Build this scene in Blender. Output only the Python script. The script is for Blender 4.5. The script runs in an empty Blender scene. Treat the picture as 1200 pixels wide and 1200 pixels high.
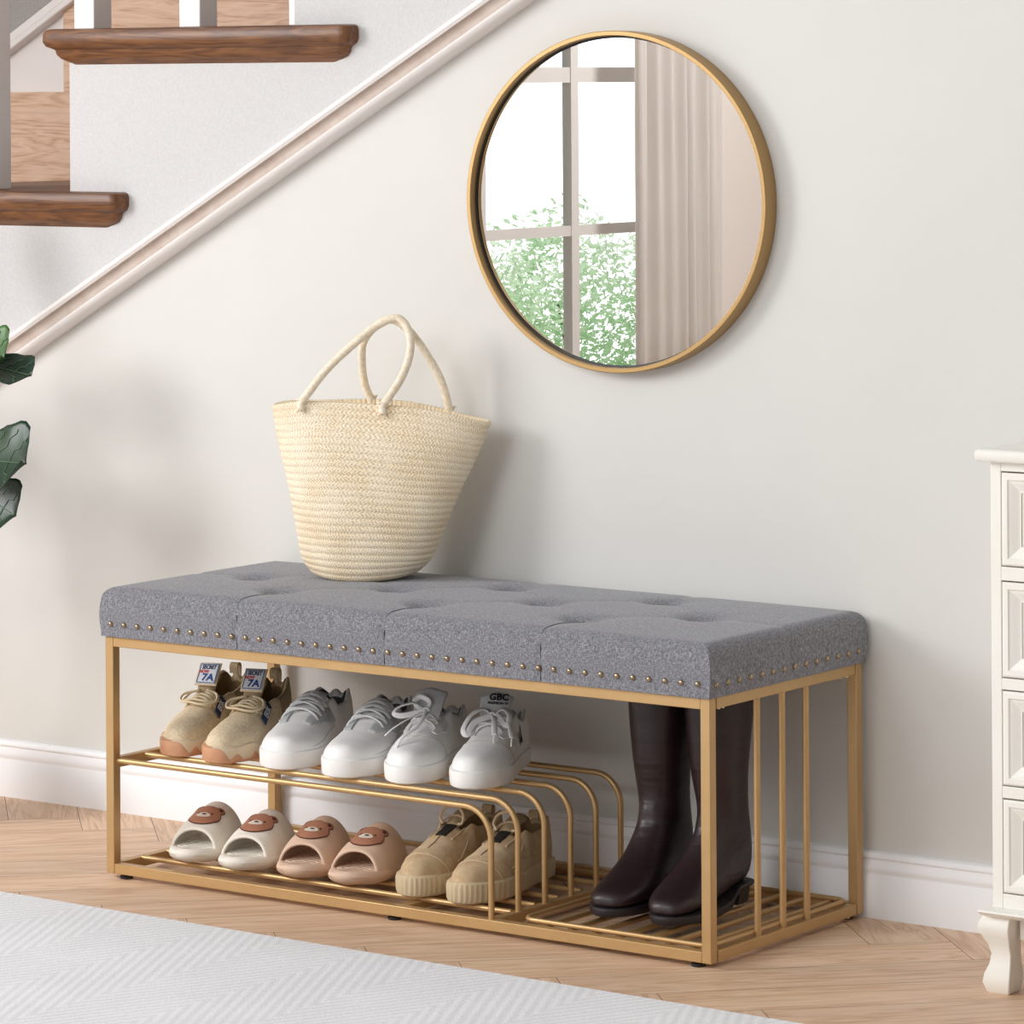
import bpy, bmesh, math, random
from math import sin, cos, pi, radians, sqrt, exp
from mathutils import Vector, Matrix
random.seed(7)
SC = bpy.context.scene
COL = SC.collection

# ---------------------------------------------------------------- materials
def srgb(r, g, b):
    def f(c):
        c /= 255.0
        return c / 12.92 if c <= 0.04045 else ((c + 0.055) / 1.055) ** 2.4
    return (f(r), f(g), f(b), 1.0)

def newmat(name):
    m = bpy.data.materials.new(name); m.use_nodes = True
    nt = m.node_tree
    b = nt.nodes['Principled BSDF']
    return m, nt, b

def N(nt, t, **kw):
    n = nt.nodes.new(t)
    for k, v in kw.items():
        if k.startswith('i_'):
            n.inputs[k[2:].replace('_', ' ')].default_value = v
        else:
            setattr(n, k, v)
    return n

def ramp(nt, fac, stops):
    r = nt.nodes.new('ShaderNodeValToRGB')
    e = r.color_ramp.elements
    while len(e) < len(stops): e.new(0.5)
    for i, (p, c) in enumerate(stops):
        e[i].position = p; e[i].color = c
    nt.links.new(fac, r.inputs[0])
    return r.outputs[0]

def mat(name, col, rough=0.5, metal=0.0, var=None, scale=20, stretch=(1, 1, 1), bump=0.0, bscale=None,
        coat=0.0, sheen=0.0, spec=0.5, detail=4, dist=0.002):
    m, nt, b = newmat(name)
    b.inputs['Base Color'].default_value = col
    b.inputs['Roughness'].default_value = rough
    b.inputs['Metallic'].default_value = metal
    b.inputs['Coat Weight'].default_value = coat
    b.inputs['Sheen Weight'].default_value = sheen
    b.inputs['Specular IOR Level'].default_value = spec
    tc = N(nt, 'ShaderNodeTexCoord')
    mp = N(nt, 'ShaderNodeMapping'); mp.inputs['Scale'].default_value = stretch
    nt.links.new(tc.outputs['Object'], mp.inputs['Vector'])
    if var is not None:
        nz = N(nt, 'ShaderNodeTexNoise'); nz.inputs['Scale'].default_value = scale; nz.inputs['Detail'].default_value = detail
        nt.links.new(mp.outputs[0], nz.inputs['Vector'])
        c = ramp(nt, nz.outputs['Fac'], [(0.32, var), (0.68, col)])
        nt.links.new(c, b.inputs['Base Color'])
    if bump:
        nb = N(nt, 'ShaderNodeTexNoise'); nb.inputs['Scale'].default_value = bscale or scale; nb.inputs['Detail'].default_value = 3
        nt.links.new(mp.outputs[0], nb.inputs['Vector'])
        bp = N(nt, 'ShaderNodeBump'); bp.inputs['Strength'].default_value = bump; bp.inputs['Distance'].default_value = dist
        nt.links.new(nb.outputs['Fac'], bp.inputs['Height'])
        nt.links.new(bp.outputs[0], b.inputs['Normal'])
    return m

M = {}
M['wall'] = mat('greige_wall_paint', srgb(219, 218, 214), 0.9, var=srgb(216, 215, 211), scale=3, bump=0.05, bscale=180)
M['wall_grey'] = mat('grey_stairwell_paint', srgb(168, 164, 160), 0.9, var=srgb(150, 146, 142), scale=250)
M['base_white'] = mat('white_baseboard_paint', srgb(249, 250, 253), 0.45)
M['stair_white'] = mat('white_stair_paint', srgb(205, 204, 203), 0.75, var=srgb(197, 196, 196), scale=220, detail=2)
M['trim_white'] = mat('white_trim_paint', srgb(234, 229, 226), 0.4)
M['trim_taupe'] = mat('taupe_groove', srgb(182, 164, 152), 0.55, var=srgb(196, 182, 172), scale=30)  # taupe tone for the middle strip of the stair moulding
M['gold'] = mat('satin_gold_metal', srgb(198, 163, 114), 0.38, metal=0.5, var=srgb(192, 157, 108), scale=14, bump=0.03, bscale=300)
M['gold_mirror'] = mat('brushed_gold_mirror_frame', srgb(178, 145, 96), 0.42, metal=0.6)
M['brass'] = mat('antique_brass_nail', srgb(168, 148, 120), 0.22, metal=1.0)
M['steel'] = mat('bright_bolt_metal', srgb(235, 220, 190), 0.25, metal=1.0)
M['black'] = mat('black_rubber', srgb(22, 22, 24), 0.45)
M['dark'] = mat('dark_gap', srgb(30, 26, 22), 0.8)

def m_fabric():
    m, nt, b = newmat('heather_grey_linen')
    tc = N(nt, 'ShaderNodeTexCoord')
    n1 = N(nt, 'ShaderNodeTexNoise'); n1.inputs['Scale'].default_value = 620; n1.inputs['Detail'].default_value = 2
    mp = N(nt, 'ShaderNodeMapping'); mp.inputs['Scale'].default_value = (0.35, 1, 1)
    nt.links.new(tc.outputs['Object'], mp.inputs[0]); nt.links.new(mp.outputs[0], n1.inputs['Vector'])
    n2 = N(nt, 'ShaderNodeTexNoise'); n2.inputs['Scale'].default_value = 620; n2.inputs['Detail'].default_value = 2
    mp2 = N(nt, 'ShaderNodeMapping'); mp2.inputs['Scale'].default_value = (1, 0.4, 0.3); mp2.inputs['Location'].default_value = (3, 1, 2)
    nt.links.new(tc.outputs['Object'], mp2.inputs[0]); nt.links.new(mp2.outputs[0], n2.inputs['Vector'])
    ad = N(nt, 'ShaderNodeMath', operation='ADD'); nt.links.new(n1.outputs['Fac'], ad.inputs[0]); nt.links.new(n2.outputs['Fac'], ad.inputs[1])
    hf = N(nt, 'ShaderNodeMath', operation='MULTIPLY'); hf.inputs[1].default_value = 0.5; nt.links.new(ad.outputs[0], hf.inputs[0])
    c = ramp(nt, hf.outputs[0], [(0.34, srgb(90, 90, 96)), (0.5, srgb(124, 124, 130)), (0.66, srgb(160, 160, 165))])
    nt.links.new(c, b.inputs['Base Color'])
    b.inputs['Roughness'].default_value = 0.95; b.inputs['Sheen Weight'].default_value = 0.25; b.inputs['Specular IOR Level'].default_value = 0.15
    bp = N(nt, 'ShaderNodeBump'); bp.inputs['Strength'].default_value = 0.5; bp.inputs['Distance'].default_value = 0.001
    nt.links.new(hf.outputs[0], bp.inputs['Height']); nt.links.new(bp.outputs[0], b.inputs['Normal'])
    return m
M['fabric'] = m_fabric()

def m_wood(name, c0, c1, c2, rough=0.45, scale=1.0, use_uv=False, rnd=False):
    m, nt, b = newmat(name)
    tc = N(nt, 'ShaderNodeTexCoord')
    mp = N(nt, 'ShaderNodeMapping'); mp.inputs['Scale'].default_value = (1.6 * scale, 16 * scale, 16 * scale)
    nt.links.new(tc.outputs['UV' if use_uv else 'Object'], mp.inputs[0])
    nd = N(nt, 'ShaderNodeTexNoise'); nd.inputs['Scale'].default_value = 1.4; nd.inputs['Detail'].default_value = 3; nd.inputs['Distortion'].default_value = 0.9
    nt.links.new(mp.outputs[0], nd.inputs['Vector'])
    w = N(nt, 'ShaderNodeMath', operation='MULTIPLY'); w.inputs[1].default_value = 11
    nt.links.new(nd.outputs['Fac'], w.inputs[0])
    fr = N(nt, 'ShaderNodeMath', operation='PINGPONG'); fr.inputs[1].default_value = 1.0
    nt.links.new(w.outputs[0], fr.inputs[0])
    fine = N(nt, 'ShaderNodeTexNoise'); fine.inputs['Scale'].default_value = 12; fine.inputs['Detail'].default_value = 5
    mp2 = N(nt, 'ShaderNodeMapping'); mp2.inputs['Scale'].default_value = (1.0 * scale, 22 * scale, 22 * scale)
    nt.links.new(tc.outputs['UV' if use_uv else 'Object'], mp2.inputs[0]); nt.links.new(mp2.outputs[0], fine.inputs['Vector'])
    mx = N(nt, 'ShaderNodeMath', operation='MULTIPLY_ADD'); mx.inputs[1].default_value = 0.4
    nt.links.new(fr.outputs[0], mx.inputs[0])
    f2 = N(nt, 'ShaderNodeMath', operation='MULTIPLY'); f2.inputs[1].default_value = 0.6
    nt.links.new(fine.outputs['Fac'], f2.inputs[0]); nt.links.new(f2.outputs[0], mx.inputs[2])
    c = ramp(nt, mx.outputs[0], [(0.2, c0), (0.45, c1), (0.8, c2)])
    if rnd:
        at = N(nt, 'ShaderNodeAttribute'); at.attribute_name = 'tone'
        hsv = N(nt, 'ShaderNodeHueSaturation')
        mr = N(nt, 'ShaderNodeMapRange'); mr.inputs[3].default_value = 0.93; mr.inputs[4].default_value = 1.07
        nt.links.new(at.outputs['Fac'], mr.inputs[0]); nt.links.new(mr.outputs[0], hsv.inputs['Value']); nt.links.new(c, hsv.inputs['Color'])
        c = hsv.outputs[0]
    nt.links.new(c, b.inputs['Base Color'])
    b.inputs['Roughness'].default_value = rough
    bp = N(nt, 'ShaderNodeBump'); bp.inputs['Strength'].default_value = 0.12; bp.inputs['Distance'].default_value = 0.002
    nt.links.new(mx.outputs[0], bp.inputs['Height']); nt.links.new(bp.outputs[0], b.inputs['Normal'])
    return m
M['oak'] = m_wood('light_oak_herringbone', srgb(196, 158, 126), srgb(219, 184, 153), srgb(231, 202, 175), 0.5, 1.0, True, True)
M['tread'] = m_wood('dark_walnut_tread', srgb(74, 42, 24), srgb(106, 66, 36), srgb(130, 86, 50), 0.4, 1.6)
M['tread_top'] = m_wood('worn_oak_panel', srgb(186, 148, 120), srgb(214, 178, 152), srgb(228, 198, 174), 0.6, 1.4)

def m_rug():
    m, nt, b = newmat('pale_grey_herringbone_rug')
    tc = N(nt, 'ShaderNodeTexCoord'); sp = N(nt, 'ShaderNodeSeparateXYZ'); nt.links.new(tc.outputs['Object'], sp.inputs[0])
    W = 0.155
    pp = N(nt, 'ShaderNodeMath', operation='PINGPONG'); pp.inputs[1].default_value = W; nt.links.new(sp.outputs['X'], pp.inputs[0])
    my = N(nt, 'ShaderNodeMath', operation='MULTIPLY_ADD'); my.inputs[1].default_value = -0.5; nt.links.new(sp.outputs['Y'], my.inputs[0]); nt.links.new(pp.outputs[0], my.inputs[2])
    k = N(nt, 'ShaderNodeMath', operation='MULTIPLY'); k.inputs[1].default_value = 2 * pi / (0.0185 * 1.118); nt.links.new(my.outputs[0], k.inputs[0])
    sn = N(nt, 'ShaderNodeMath', operation='SINE'); nt.links.new(k.outputs[0], sn.inputs[0])
    nz = N(nt, 'ShaderNodeTexNoise'); nz.inputs['Scale'].default_value = 380; nz.inputs['Detail'].default_value = 2; nt.links.new(tc.outputs['Object'], nz.inputs['Vector'])
    nl = N(nt, 'ShaderNodeTexNoise'); nl.inputs['Scale'].default_value = 5; nt.links.new(tc.outputs['Object'], nl.inputs['Vector'])
    a = N(nt, 'ShaderNodeMath', operation='MULTIPLY_ADD'); a.inputs[1].default_value = 0.13; nt.links.new(sn.outputs[0], a.inputs[0])
    a2 = N(nt, 'ShaderNodeMath', operation='MULTIPLY_ADD'); a2.inputs[1].default_value = 0.35; nt.links.new(nl.outputs['Fac'], a2.inputs[0]); nt.links.new(nz.outputs['Fac'], a2.inputs[2])
    nt.links.new(a2.outputs[0], a.inputs[2])
    c = ramp(nt, a.outputs[0], [(0.40, srgb(219, 219, 221)), (0.95, srgb(243, 243, 245))])
    nt.links.new(c, b.inputs['Base Color']); b.inputs['Roughness'].default_value = 0.98; b.inputs['Specular IOR Level'].default_value = 0.1
    bp = N(nt, 'ShaderNodeBump'); bp.inputs['Strength'].default_value = 0.35; bp.inputs['Distance'].default_value = 0.002
    nt.links.new(a.outputs[0], bp.inputs['Height']); nt.links.new(bp.outputs[0], b.inputs['Normal'])
    return m
M['rug'] = m_rug()

def m_straw(name, lo, mid, hi, fx=330, fz=150):
    m, nt, b = newmat(name)
    tc = N(nt, 'ShaderNodeTexCoord')
    mp = N(nt, 'ShaderNodeMapping'); mp.inputs['Scale'].default_value = (fx, fz, 1)
    nt.links.new(tc.outputs['UV'], mp.inputs[0])
    nz = N(nt, 'ShaderNodeTexNoise'); nz.inputs['Scale'].default_value = 1.0; nz.inputs['Detail'].default_value = 2; nt.links.new(mp.outputs[0], nz.inputs['Vector'])
    sp = N(nt, 'ShaderNodeSeparateXYZ'); nt.links.new(tc.outputs['UV'], sp.inputs[0])
    # braided chevrons: slanted strands whose slant flips every half row
    v2 = N(nt, 'ShaderNodeMath', operation='PINGPONG'); v2.inputs[1].default_value = 0.5
    vm = N(nt, 'ShaderNodeMath', operation='MULTIPLY'); vm.inputs[1].default_value = 27.0; nt.links.new(sp.outputs['Y'], vm.inputs[0]); nt.links.new(vm.outputs[0], v2.inputs[0])
    um = N(nt, 'ShaderNodeMath', operation='MULTIPLY_ADD'); um.inputs[1].default_value = 150.0; nt.links.new(sp.outputs['X'], um.inputs[0])
    vv = N(nt, 'ShaderNodeMath', operation='MULTIPLY'); vv.inputs[1].default_value = 1.6; nt.links.new(v2.outputs[0], vv.inputs[0]); nt.links.new(vv.outputs[0], um.inputs[2])
    s = N(nt, 'ShaderNodeMath', operation='MULTIPLY'); s.inputs[1].default_value = 2 * pi; nt.links.new(um.outputs[0], s.inputs[0])
    sn = N(nt, 'ShaderNodeMath', operation='SINE'); nt.links.new(s.outputs[0], sn.inputs[0])
    big = N(nt, 'ShaderNodeTexNoise'); big.inputs['Scale'].default_value = 14; nt.links.new(tc.outputs['Object'], big.inputs['Vector'])
    a = N(nt, 'ShaderNodeMath', operation='MULTIPLY_ADD'); a.inputs[1].default_value = 0.10; nt.links.new(sn.outputs[0], a.inputs[0])
    a2 = N(nt, 'ShaderNodeMath', operation='MULTIPLY_ADD'); a2.inputs[1].default_value = 0.30; nt.links.new(big.outputs['Fac'], a2.inputs[0]); nt.links.new(nz.outputs['Fac'], a2.inputs[2])
    nt.links.new(a2.outputs[0], a.inputs[2])
    c = ramp(nt, a.outputs[0], [(0.42, lo), (0.66, mid), (0.9, hi)])
    nt.links.new(c, b.inputs['Base Color']); b.inputs['Roughness'].default_value = 0.75; b.inputs['Specular IOR Level'].default_value = 0.25
    bp = N(nt, 'ShaderNodeBump'); bp.inputs['Strength'].default_value = 0.7; bp.inputs['Distance'].default_value = 0.0015
    nt.links.new(a.outputs[0], bp.inputs['Height']); nt.links.new(bp.outputs[0], b.inputs['Normal'])
    return m
M['straw'] = m_straw('woven_straw', srgb(200, 168, 124), srgb(242, 225, 194), srgb(254, 249, 238))
M['rope'] = mat('wrapped_cream_rope', srgb(250, 240, 222), 0.85, var=srgb(232, 214, 184), scale=160, stretch=(1, 1, 1), bump=0.6, bscale=170, dist=0.0015)
M['cab'] = mat('antique_cream_paint', srgb(243, 241, 234), 0.5, var=srgb(240, 237, 228), scale=7)
M['cab_panel'] = mat('cream_limed_panel', srgb(236, 230, 216), 0.55, var=srgb(230, 222, 206), scale=22, stretch=(6, 6, 1))
M['leaf'] = mat('dark_fig_leaf', srgb(38, 66, 44), 0.38, var=srgb(26, 48, 36), scale=9, spec=0.5)
M['leaf_young'] = mat('young_fig_leaf', srgb(70, 112, 48), 0.4, var=srgb(46, 84, 42), scale=9)
M['vein'] = mat('leaf_vein', srgb(96, 122, 88), 0.5)
M['bark'] = mat('brown_bark', srgb(98, 78, 60), 0.9, var=srgb(70, 54, 42), scale=40, bump=0.5)
M['pot'] = mat('white_ceramic', srgb(225, 222, 216), 0.4)
M['soil'] = mat('dark_soil', srgb(50, 38, 30), 0.95, bump=0.8, bscale=60, dist=0.01)

M['knit'] = mat('beige_knit', srgb(236, 217, 186), 0.9, var=srgb(214, 193, 160), scale=260, stretch=(1, 0.6, 1.4), bump=0.5, bscale=260)
M['beige_dark'] = mat('olive_beige_textile', srgb(176, 155, 124), 0.9, var=srgb(158, 136, 106), scale=200, bump=0.3)
M['beige_sole'] = mat('cream_foam_sole', srgb(226, 208, 178), 0.6)
M['gum'] = mat('orange_gum_rubber', srgb(218, 168, 132), 0.5, var=srgb(204, 148, 112), scale=18)
M['lace_cream'] = mat('cream_lace', srgb(226, 208, 174), 0.85, bump=0.4, bscale=400)
M['white_leather'] = mat('white_leather', srgb(246, 245, 243), 0.5, bump=0.04, bscale=60)
M['white_sole'] = mat('white_rubber_sole', srgb(247, 246, 244), 0.5)
M['grey_suede'] = mat('pale_grey_suede', srgb(206, 207, 208), 0.9, var=srgb(196, 198, 200), scale=120)
M['lace_grey'] = mat('light_grey_lace', srgb(234, 235, 236), 0.85, bump=0.4, bscale=400)
M['lace_white'] = mat('white_lace', srgb(244, 244, 244), 0.8, bump=0.3, bscale=400)
M['lining_dark'] = mat('charcoal_lining', srgb(88, 88, 90), 0.95)
M['lining_grey'] = mat('warm_grey_lining', srgb(162, 156, 152), 0.95)
M['lining_tan'] = mat('tan_lining', srgb(150, 124, 90), 0.95)
M['lining_olive'] = mat('olive_brown_lining', srgb(120, 98, 66), 0.95)
M['tan_suede'] = mat('tan_suede', srgb(208, 183, 148), 0.95, var=srgb(188, 160, 124), scale=60, bump=0.2, bscale=300)
M['tan_light'] = mat('pale_tan_leather', srgb(212, 190, 158), 0.7, var=srgb(198, 174, 142), scale=40)
M['tan_sole'] = mat('sand_rubber_sole', srgb(208, 188, 154), 0.7)
M['slide_cream'] = mat('cream_foam', srgb(240, 234, 222), 0.62)
M['slide_blush'] = mat('blush_beige_foam', srgb(222, 192, 168), 0.62)
M['bear_edge'] = mat('dark_brown_print', srgb(92, 48, 38), 0.6)
M['bear_face'] = mat('bear_brown_print', srgb(178, 124, 98), 0.6)
M['bear_muzzle'] = mat('cream_print', srgb(238, 226, 212), 0.6)
M['ink'] = mat('black_print', srgb(24, 22, 24), 0.5)
M['navy'] = mat('navy_print', srgb(38, 50, 86), 0.6)
M['blue'] = mat('blue_print', srgb(40, 76, 140), 0.6)
M['red'] = mat('red_print', srgb(208, 66, 66), 0.6)
M['label_white'] = mat('white_label_fabric', srgb(232, 234, 240), 0.7)
M['boot'] = mat('dark_brown_leather', srgb(46, 30, 32), 0.40, var=srgb(38, 24, 26), scale=12, stretch=(1, 1, 3.2), bump=0.45, bscale=9, dist=0.010)
M['boot_sole'] = mat('dark_boot_sole', srgb(44, 38, 40), 0.45)
def m_curtain():
    m, nt, b = newmat('sheer_white_curtain')
    b.inputs['Base Color'].default_value = srgb(244, 240, 236); b.inputs['Roughness'].default_value = 0.9
    tr = N(nt, 'ShaderNodeBsdfTranslucent'); tr.inputs[0].default_value = srgb(236, 231, 228)
    mx = N(nt, 'ShaderNodeMixShader'); mx.inputs[0].default_value = 0.6
    nt.links.new(b.outputs[0], mx.inputs[1]); nt.links.new(tr.outputs[0], mx.inputs[2])
    nt.links.new(mx.outputs[0], nt.nodes['Material Output'].inputs[0])
    return m
M['curtain'] = m_curtain()
M['win_frame'] = mat('white_window_frame', srgb(214, 211, 208), 0.6)
M['back_wall'] = mat('warm_left_wall', srgb(226, 217, 210), 0.9)

def m_glass():
    m, nt, b = newmat('window_glass')
    b.inputs['Base Color'].default_value = (1, 1, 1, 1); b.inputs['Roughness'].default_value = 0.0
    b.inputs['Transmission Weight'].default_value = 1.0; b.inputs['IOR'].default_value = 1.05
    return m
M['glass'] = m_glass()
def m_mirror():
    m, nt, b = newmat('silvered_mirror')
    b.inputs['Base Color'].default_value = (0.93, 0.93, 0.93, 1); b.inputs['Metallic'].default_value = 1.0; b.inputs['Roughness'].default_value = 0.0
    return m
M['mirror'] = m_mirror()
def m_foliage():
    m, nt, b = newmat('fresh_green_leaves')
    tc = N(nt, 'ShaderNodeTexCoord')
    nz = N(nt, 'ShaderNodeTexNoise'); nz.inputs['Scale'].default_value = 3.0; nt.links.new(tc.outputs['Object'], nz.inputs['Vector'])
    c = ramp(nt, nz.outputs['Fac'], [(0.35, srgb(205, 232, 196)), (0.65, srgb(236, 248, 228))])
    nt.links.new(c, b.inputs['Base Color']); b.inputs['Roughness'].default_value = 0.6
    tr = N(nt, 'ShaderNodeBsdfTranslucent'); nt.links.new(c, tr.inputs[0])
    mx = N(nt, 'ShaderNodeMixShader'); mx.inputs[0].default_value = 0.7
    nt.links.new(b.outputs[0], mx.inputs[1]); nt.links.new(tr.outputs[0], mx.inputs[2])
    nt.links.new(mx.outputs[0], nt.nodes['Material Output'].inputs[0])
    return m
M['foliage'] = m_foliage()

# ---------------------------------------------------------------- mesh helpers
class MB:
    """collects geometry for ONE mesh object"""
    def __init__(s):
        s.v = []; s.f = []; s.m = []; s.uv = []; s.has_uv = False; s.tone = []
    def add(s, verts, faces, mi=0, uvs=None):
        o = len(s.v); s.v += [tuple(p) for p in verts]
        for i, f in enumerate(faces):
            s.f.append([o + k for k in f]); s.m.append(mi[i] if isinstance(mi, list) else mi)
            if uvs: s.uv.append(uvs[i]); s.has_uv = True
            else: s.uv.append([(0, 0)] * len(f))
        return s
    def box(s, x0, x1, y0, y1, z0, z1, mi=0):
        v = [(x0, y0, z0), (x1, y0, z0), (x1, y1, z0), (x0, y1, z0), (x0, y0, z1), (x1, y0, z1), (x1, y1, z1), (x0, y1, z1)]
        return s.add(v, [[0, 3, 2, 1], [4, 5, 6, 7], [0, 1, 5, 4], [1, 2, 6, 5], [2, 3, 7, 6], [3, 0, 4, 7]], mi)
    def loft(s, rings, closed=True, cap0=True, cap1=True, mi=0, fm=None, uv=None):
        n = len(rings[0]); v = [p for r in rings for p in r]; f = []; m = []; uvs = [] if uv else None
        for i in range(len(rings) - 1):
            for j in range(n if closed else n - 1):
                k = (j + 1) % n
                f.append([i * n + j, i * n + k, (i + 1) * n + k, (i + 1) * n + j])
                m.append(fm(i, j) if fm else mi)
                if uv:
                    jj = j + 1
                    uvs.append([uv(i, j), uv(i, jj), uv(i + 1, jj), uv(i + 1, j)])
        if cap0: f.append(list(range(n))[::-1]); m.append(mi if not fm else fm(0, 0)); uvs is not None and uvs.append([(0, 0)] * n)
        if cap1: f.append([(len(rings) - 1) * n + j for j in range(n)]); m.append(mi if not fm else fm(len(rings) - 2, 0)); uvs is not None and uvs.append([(0, 0)] * n)
        return s.add(v, f, m, uvs)
    def tube(s, pts, r, n=10, mi=0, flat=1.0, smooth=0, closed=False):
        P = [Vector(p) for p in pts]
        if smooth: P = catmull(P, smooth, closed)
        R = r if callable(r) else (lambda t: r)
        rings = []; up = None; K = len(P)
        for i, p in enumerate(P):
            a = P[i - 1] if (i > 0 or closed) else p; b = P[(i + 1) % K] if (i < K - 1 or closed) else p
            t = (b - a)
            if t.length < 1e-9: t = Vector((0, 0, 1))
            t.normalize()
            if up is None:
                up = Vector((0, 0, 1)) if abs(t.z) < 0.9 else Vector((1, 0, 0))
            sd = t.cross(up)
            if sd.length < 1e-6: sd = t.orthogonal()
            sd.normalize(); up = sd.cross(t).normalized()
            rr = R(i / max(1, K - 1))
            rings.append([p + sd * (cos(2 * pi * k / n) * rr) + up * (sin(2 * pi * k / n) * rr * flat) for k in range(n)])
        if closed: rings.append(rings[0])
        return s.loft(rings, cap0=not closed, cap1=not closed, mi=mi)
    def build(s, name, mats, parent=None, smooth=True, bevel=0.0, subsurf=0, solid=0.0, bseg=2, recalc=True, weld=0.0):
        me = bpy.data.meshes.new(name)
        me.from_pydata(s.v, [], s.f)
        if not isinstance(mats, (list, tuple)): mats = [mats]
        for m in mats: me.materials.append(m)
        me.polygons.foreach_set('material_index', s.m)
        if s.has_uv:
            ul = me.uv_layers.new(name='UVMap'); i = 0
            for fu in s.uv:
                for c in fu: ul.data[i].uv = c; i += 1
        if s.tone:
            at = me.attributes.new('tone', 'FLOAT', 'FACE')
            for i, t in enumerate(s.tone): at.data[i].value = t
        me.update()
        if recalc or weld:
            bm = bmesh.new(); bm.from_mesh(me)
            if weld: bmesh.ops.remove_doubles(bm, verts=bm.verts, dist=weld)
            if recalc: bmesh.ops.recalc_face_normals(bm, faces=bm.faces)
            bm.to_mesh(me); bm.free()
        if smooth:
            me.polygons.foreach_set('use_smooth', [True] * len(me.polygons))
            if smooth != 'all': me.set_sharp_from_angle(angle=radians(38))
        o = bpy.data.objects.new(name, me); COL.objects.link(o)
        if parent: o.parent = parent
        if solid:
            md = o.modifiers.new('Thickness', 'SOLIDIFY'); md.thickness = solid; md.offset = -1
        if bevel:
            md = o.modifiers.new('Bevel', 'BEVEL'); md.width = bevel; md.segments = bseg; md.limit_method = 'ANGLE'; md.angle_limit = radians(50)
        if subsurf:
            md = o.modifiers.new('Smooth', 'SUBSURF'); md.levels = subsurf; md.render_levels = subsurf
        return o

def catmull(P, k, closed=False):
    out = []; n = len(P)
    rng = n if closed else n - 1
    for i in range(rng):
        p1, p2 = P[i], P[(i + 1) % n]
        p0 = P[i - 1] if (i > 0 or closed) else p1 * 2 - p2
        p3 = P[(i + 2) % n] if (i + 2 < n or closed) else p2 * 2 - p1
        for j in range(k):
            t = j / k
            out.append(0.5 * ((2 * p1) + (p2 - p0) * t + (2 * p0 - 5 * p1 + 4 * p2 - p3) * t * t + (3 * p1 - p0 - 3 * p2 + p3) * t ** 3))
    if not closed: out.append(P[-1].copy())
    return out

def lerp(a, b, t): return a + (b - a) * t
def sstep(a, b, x):
    t = max(0.0, min(1.0, (x - a) / (b - a))); return t * t * (3 - 2 * t)
def interp(tab, x):
    if x <= tab[0][0]: return tab[0][1]
    for (x0, y0), (x1, y1) in zip(tab, tab[1:]):
        if x <= x1:
            t = (x - x0) / (x1 - x0); t = t * t * (3 - 2 * t) * 0.5 + t * 0.5
            return y0 + (y1 - y0) * t
    return tab[-1][1]

def tag(o, label=None, cat=None, group=None, kind=None):
    if label: o['label'] = label
    if cat: o['category'] = cat
    if group: o['group'] = group
    if kind: o['kind'] = kind
    return o
def thing(name, label, cat, loc=(0, 0, 0), rz=0.0, group=None):
    o = bpy.data.objects.new(name, None); COL.objects.link(o)
    o.location = loc; o.rotation_euler = (0, 0, rz); o.empty_display_size = 0.05
    return tag(o, label, cat, group)
def struct(o): o['kind'] = 'structure'; return o

def text_mesh(name, s, size, m, parent, mtx, ext=0.0002, bold=0.0, sx=1.0):
    cu = bpy.data.curves.new(name, 'FONT'); cu.body = s; cu.size = size; cu.extrude = ext; cu.offset = bold
    cu.align_x = 'CENTER'; cu.align_y = 'CENTER'
    t = bpy.data.objects.new(name, cu); COL.objects.link(t)
    dg = bpy.context.evaluated_depsgraph_get(); dg.update()
    me = bpy.data.meshes.new_from_object(t.evaluated_get(dg))
    bpy.data.objects.remove(t); bpy.data.curves.remove(cu)
    me.materials.clear(); me.materials.append(m)
    me.transform(mtx @ Matrix.Diagonal((sx, 1, 1, 1)))
    o = bpy.data.objects.new(name, me); COL.objects.link(o); o.parent = parent
    return o

# ================================================================= SETTING
WY = 0.486           # plane of the back wall
# floor : herringbone planks, one mesh
def build_floor():
    mb = MB()
    w, L = 0.135, 0.81
    d1 = Vector((1, 1, 0)).normalized(); d2 = Vector((1, -1, 0)).normalized()
    org = Vector((0.34, -0.18, 0))
    x0, x1, y0, y1 = -2.6, 6.0, -6.2, 1.45
    n = int(L / w)
    def quad(o, a, b, la, lb):
        c = o + a * la / 2 + b * lb / 2
        if c.x < x0 - 0.6 or c.x > x1 + 0.6 or c.y < y0 - 0.6 or c.y > y1 + 0.6: return
        g = 0.0005
        p = [o + a * g + b * g, o + a * (la - g) + b * g, o + a * (la - g) + b * (lb - g), o + a * g + b * (lb - g)]
        u0, v0 = random.random() * 40, random.random() * 40
        cc = p if (p[1] - p[0]).cross(p[2] - p[1]).z > 0 else p[::-1]
        uu = [(u0, v0), (u0 + la, v0), (u0 + la, v0 + lb), (u0, v0 + lb)]
        if cc is not p: uu = uu[::-1]
        mb.add(cc, [[0, 1, 2, 3]], 0, [uu]); mb.tone.append(random.random())
    # classic herringbone: cell (i,j) -> planks along d1 and d2
    for i in range(-90, 90):
        for j in range(-20, 20):
            o = org + d1 * (i * w) + d2 * (i * w) + d1 * (j * L) - d2 * (j * L)
            quad(o, d1, d2, L, w)
            quad(o + d1 * 0 - d2 * (L - w) - d2 * 0 + d1 * 0 - d1 * w, d2, d1, L, w) if False else None
            quad(o + d1 * (-w) + d2 * 0, d2, d1, L, w) if False else quad(o - d1 * w, d2, d1, L, w)
    o = mb.build('floor', M['oak'], smooth=False, recalc=False)
    return struct(o)
build_floor()
sub = MB().box(-2.6, 6.0, -6.2, 1.45, -0.05, -0.0008).build('trim_5', M['dark'], smooth=False); struct(sub)

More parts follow.
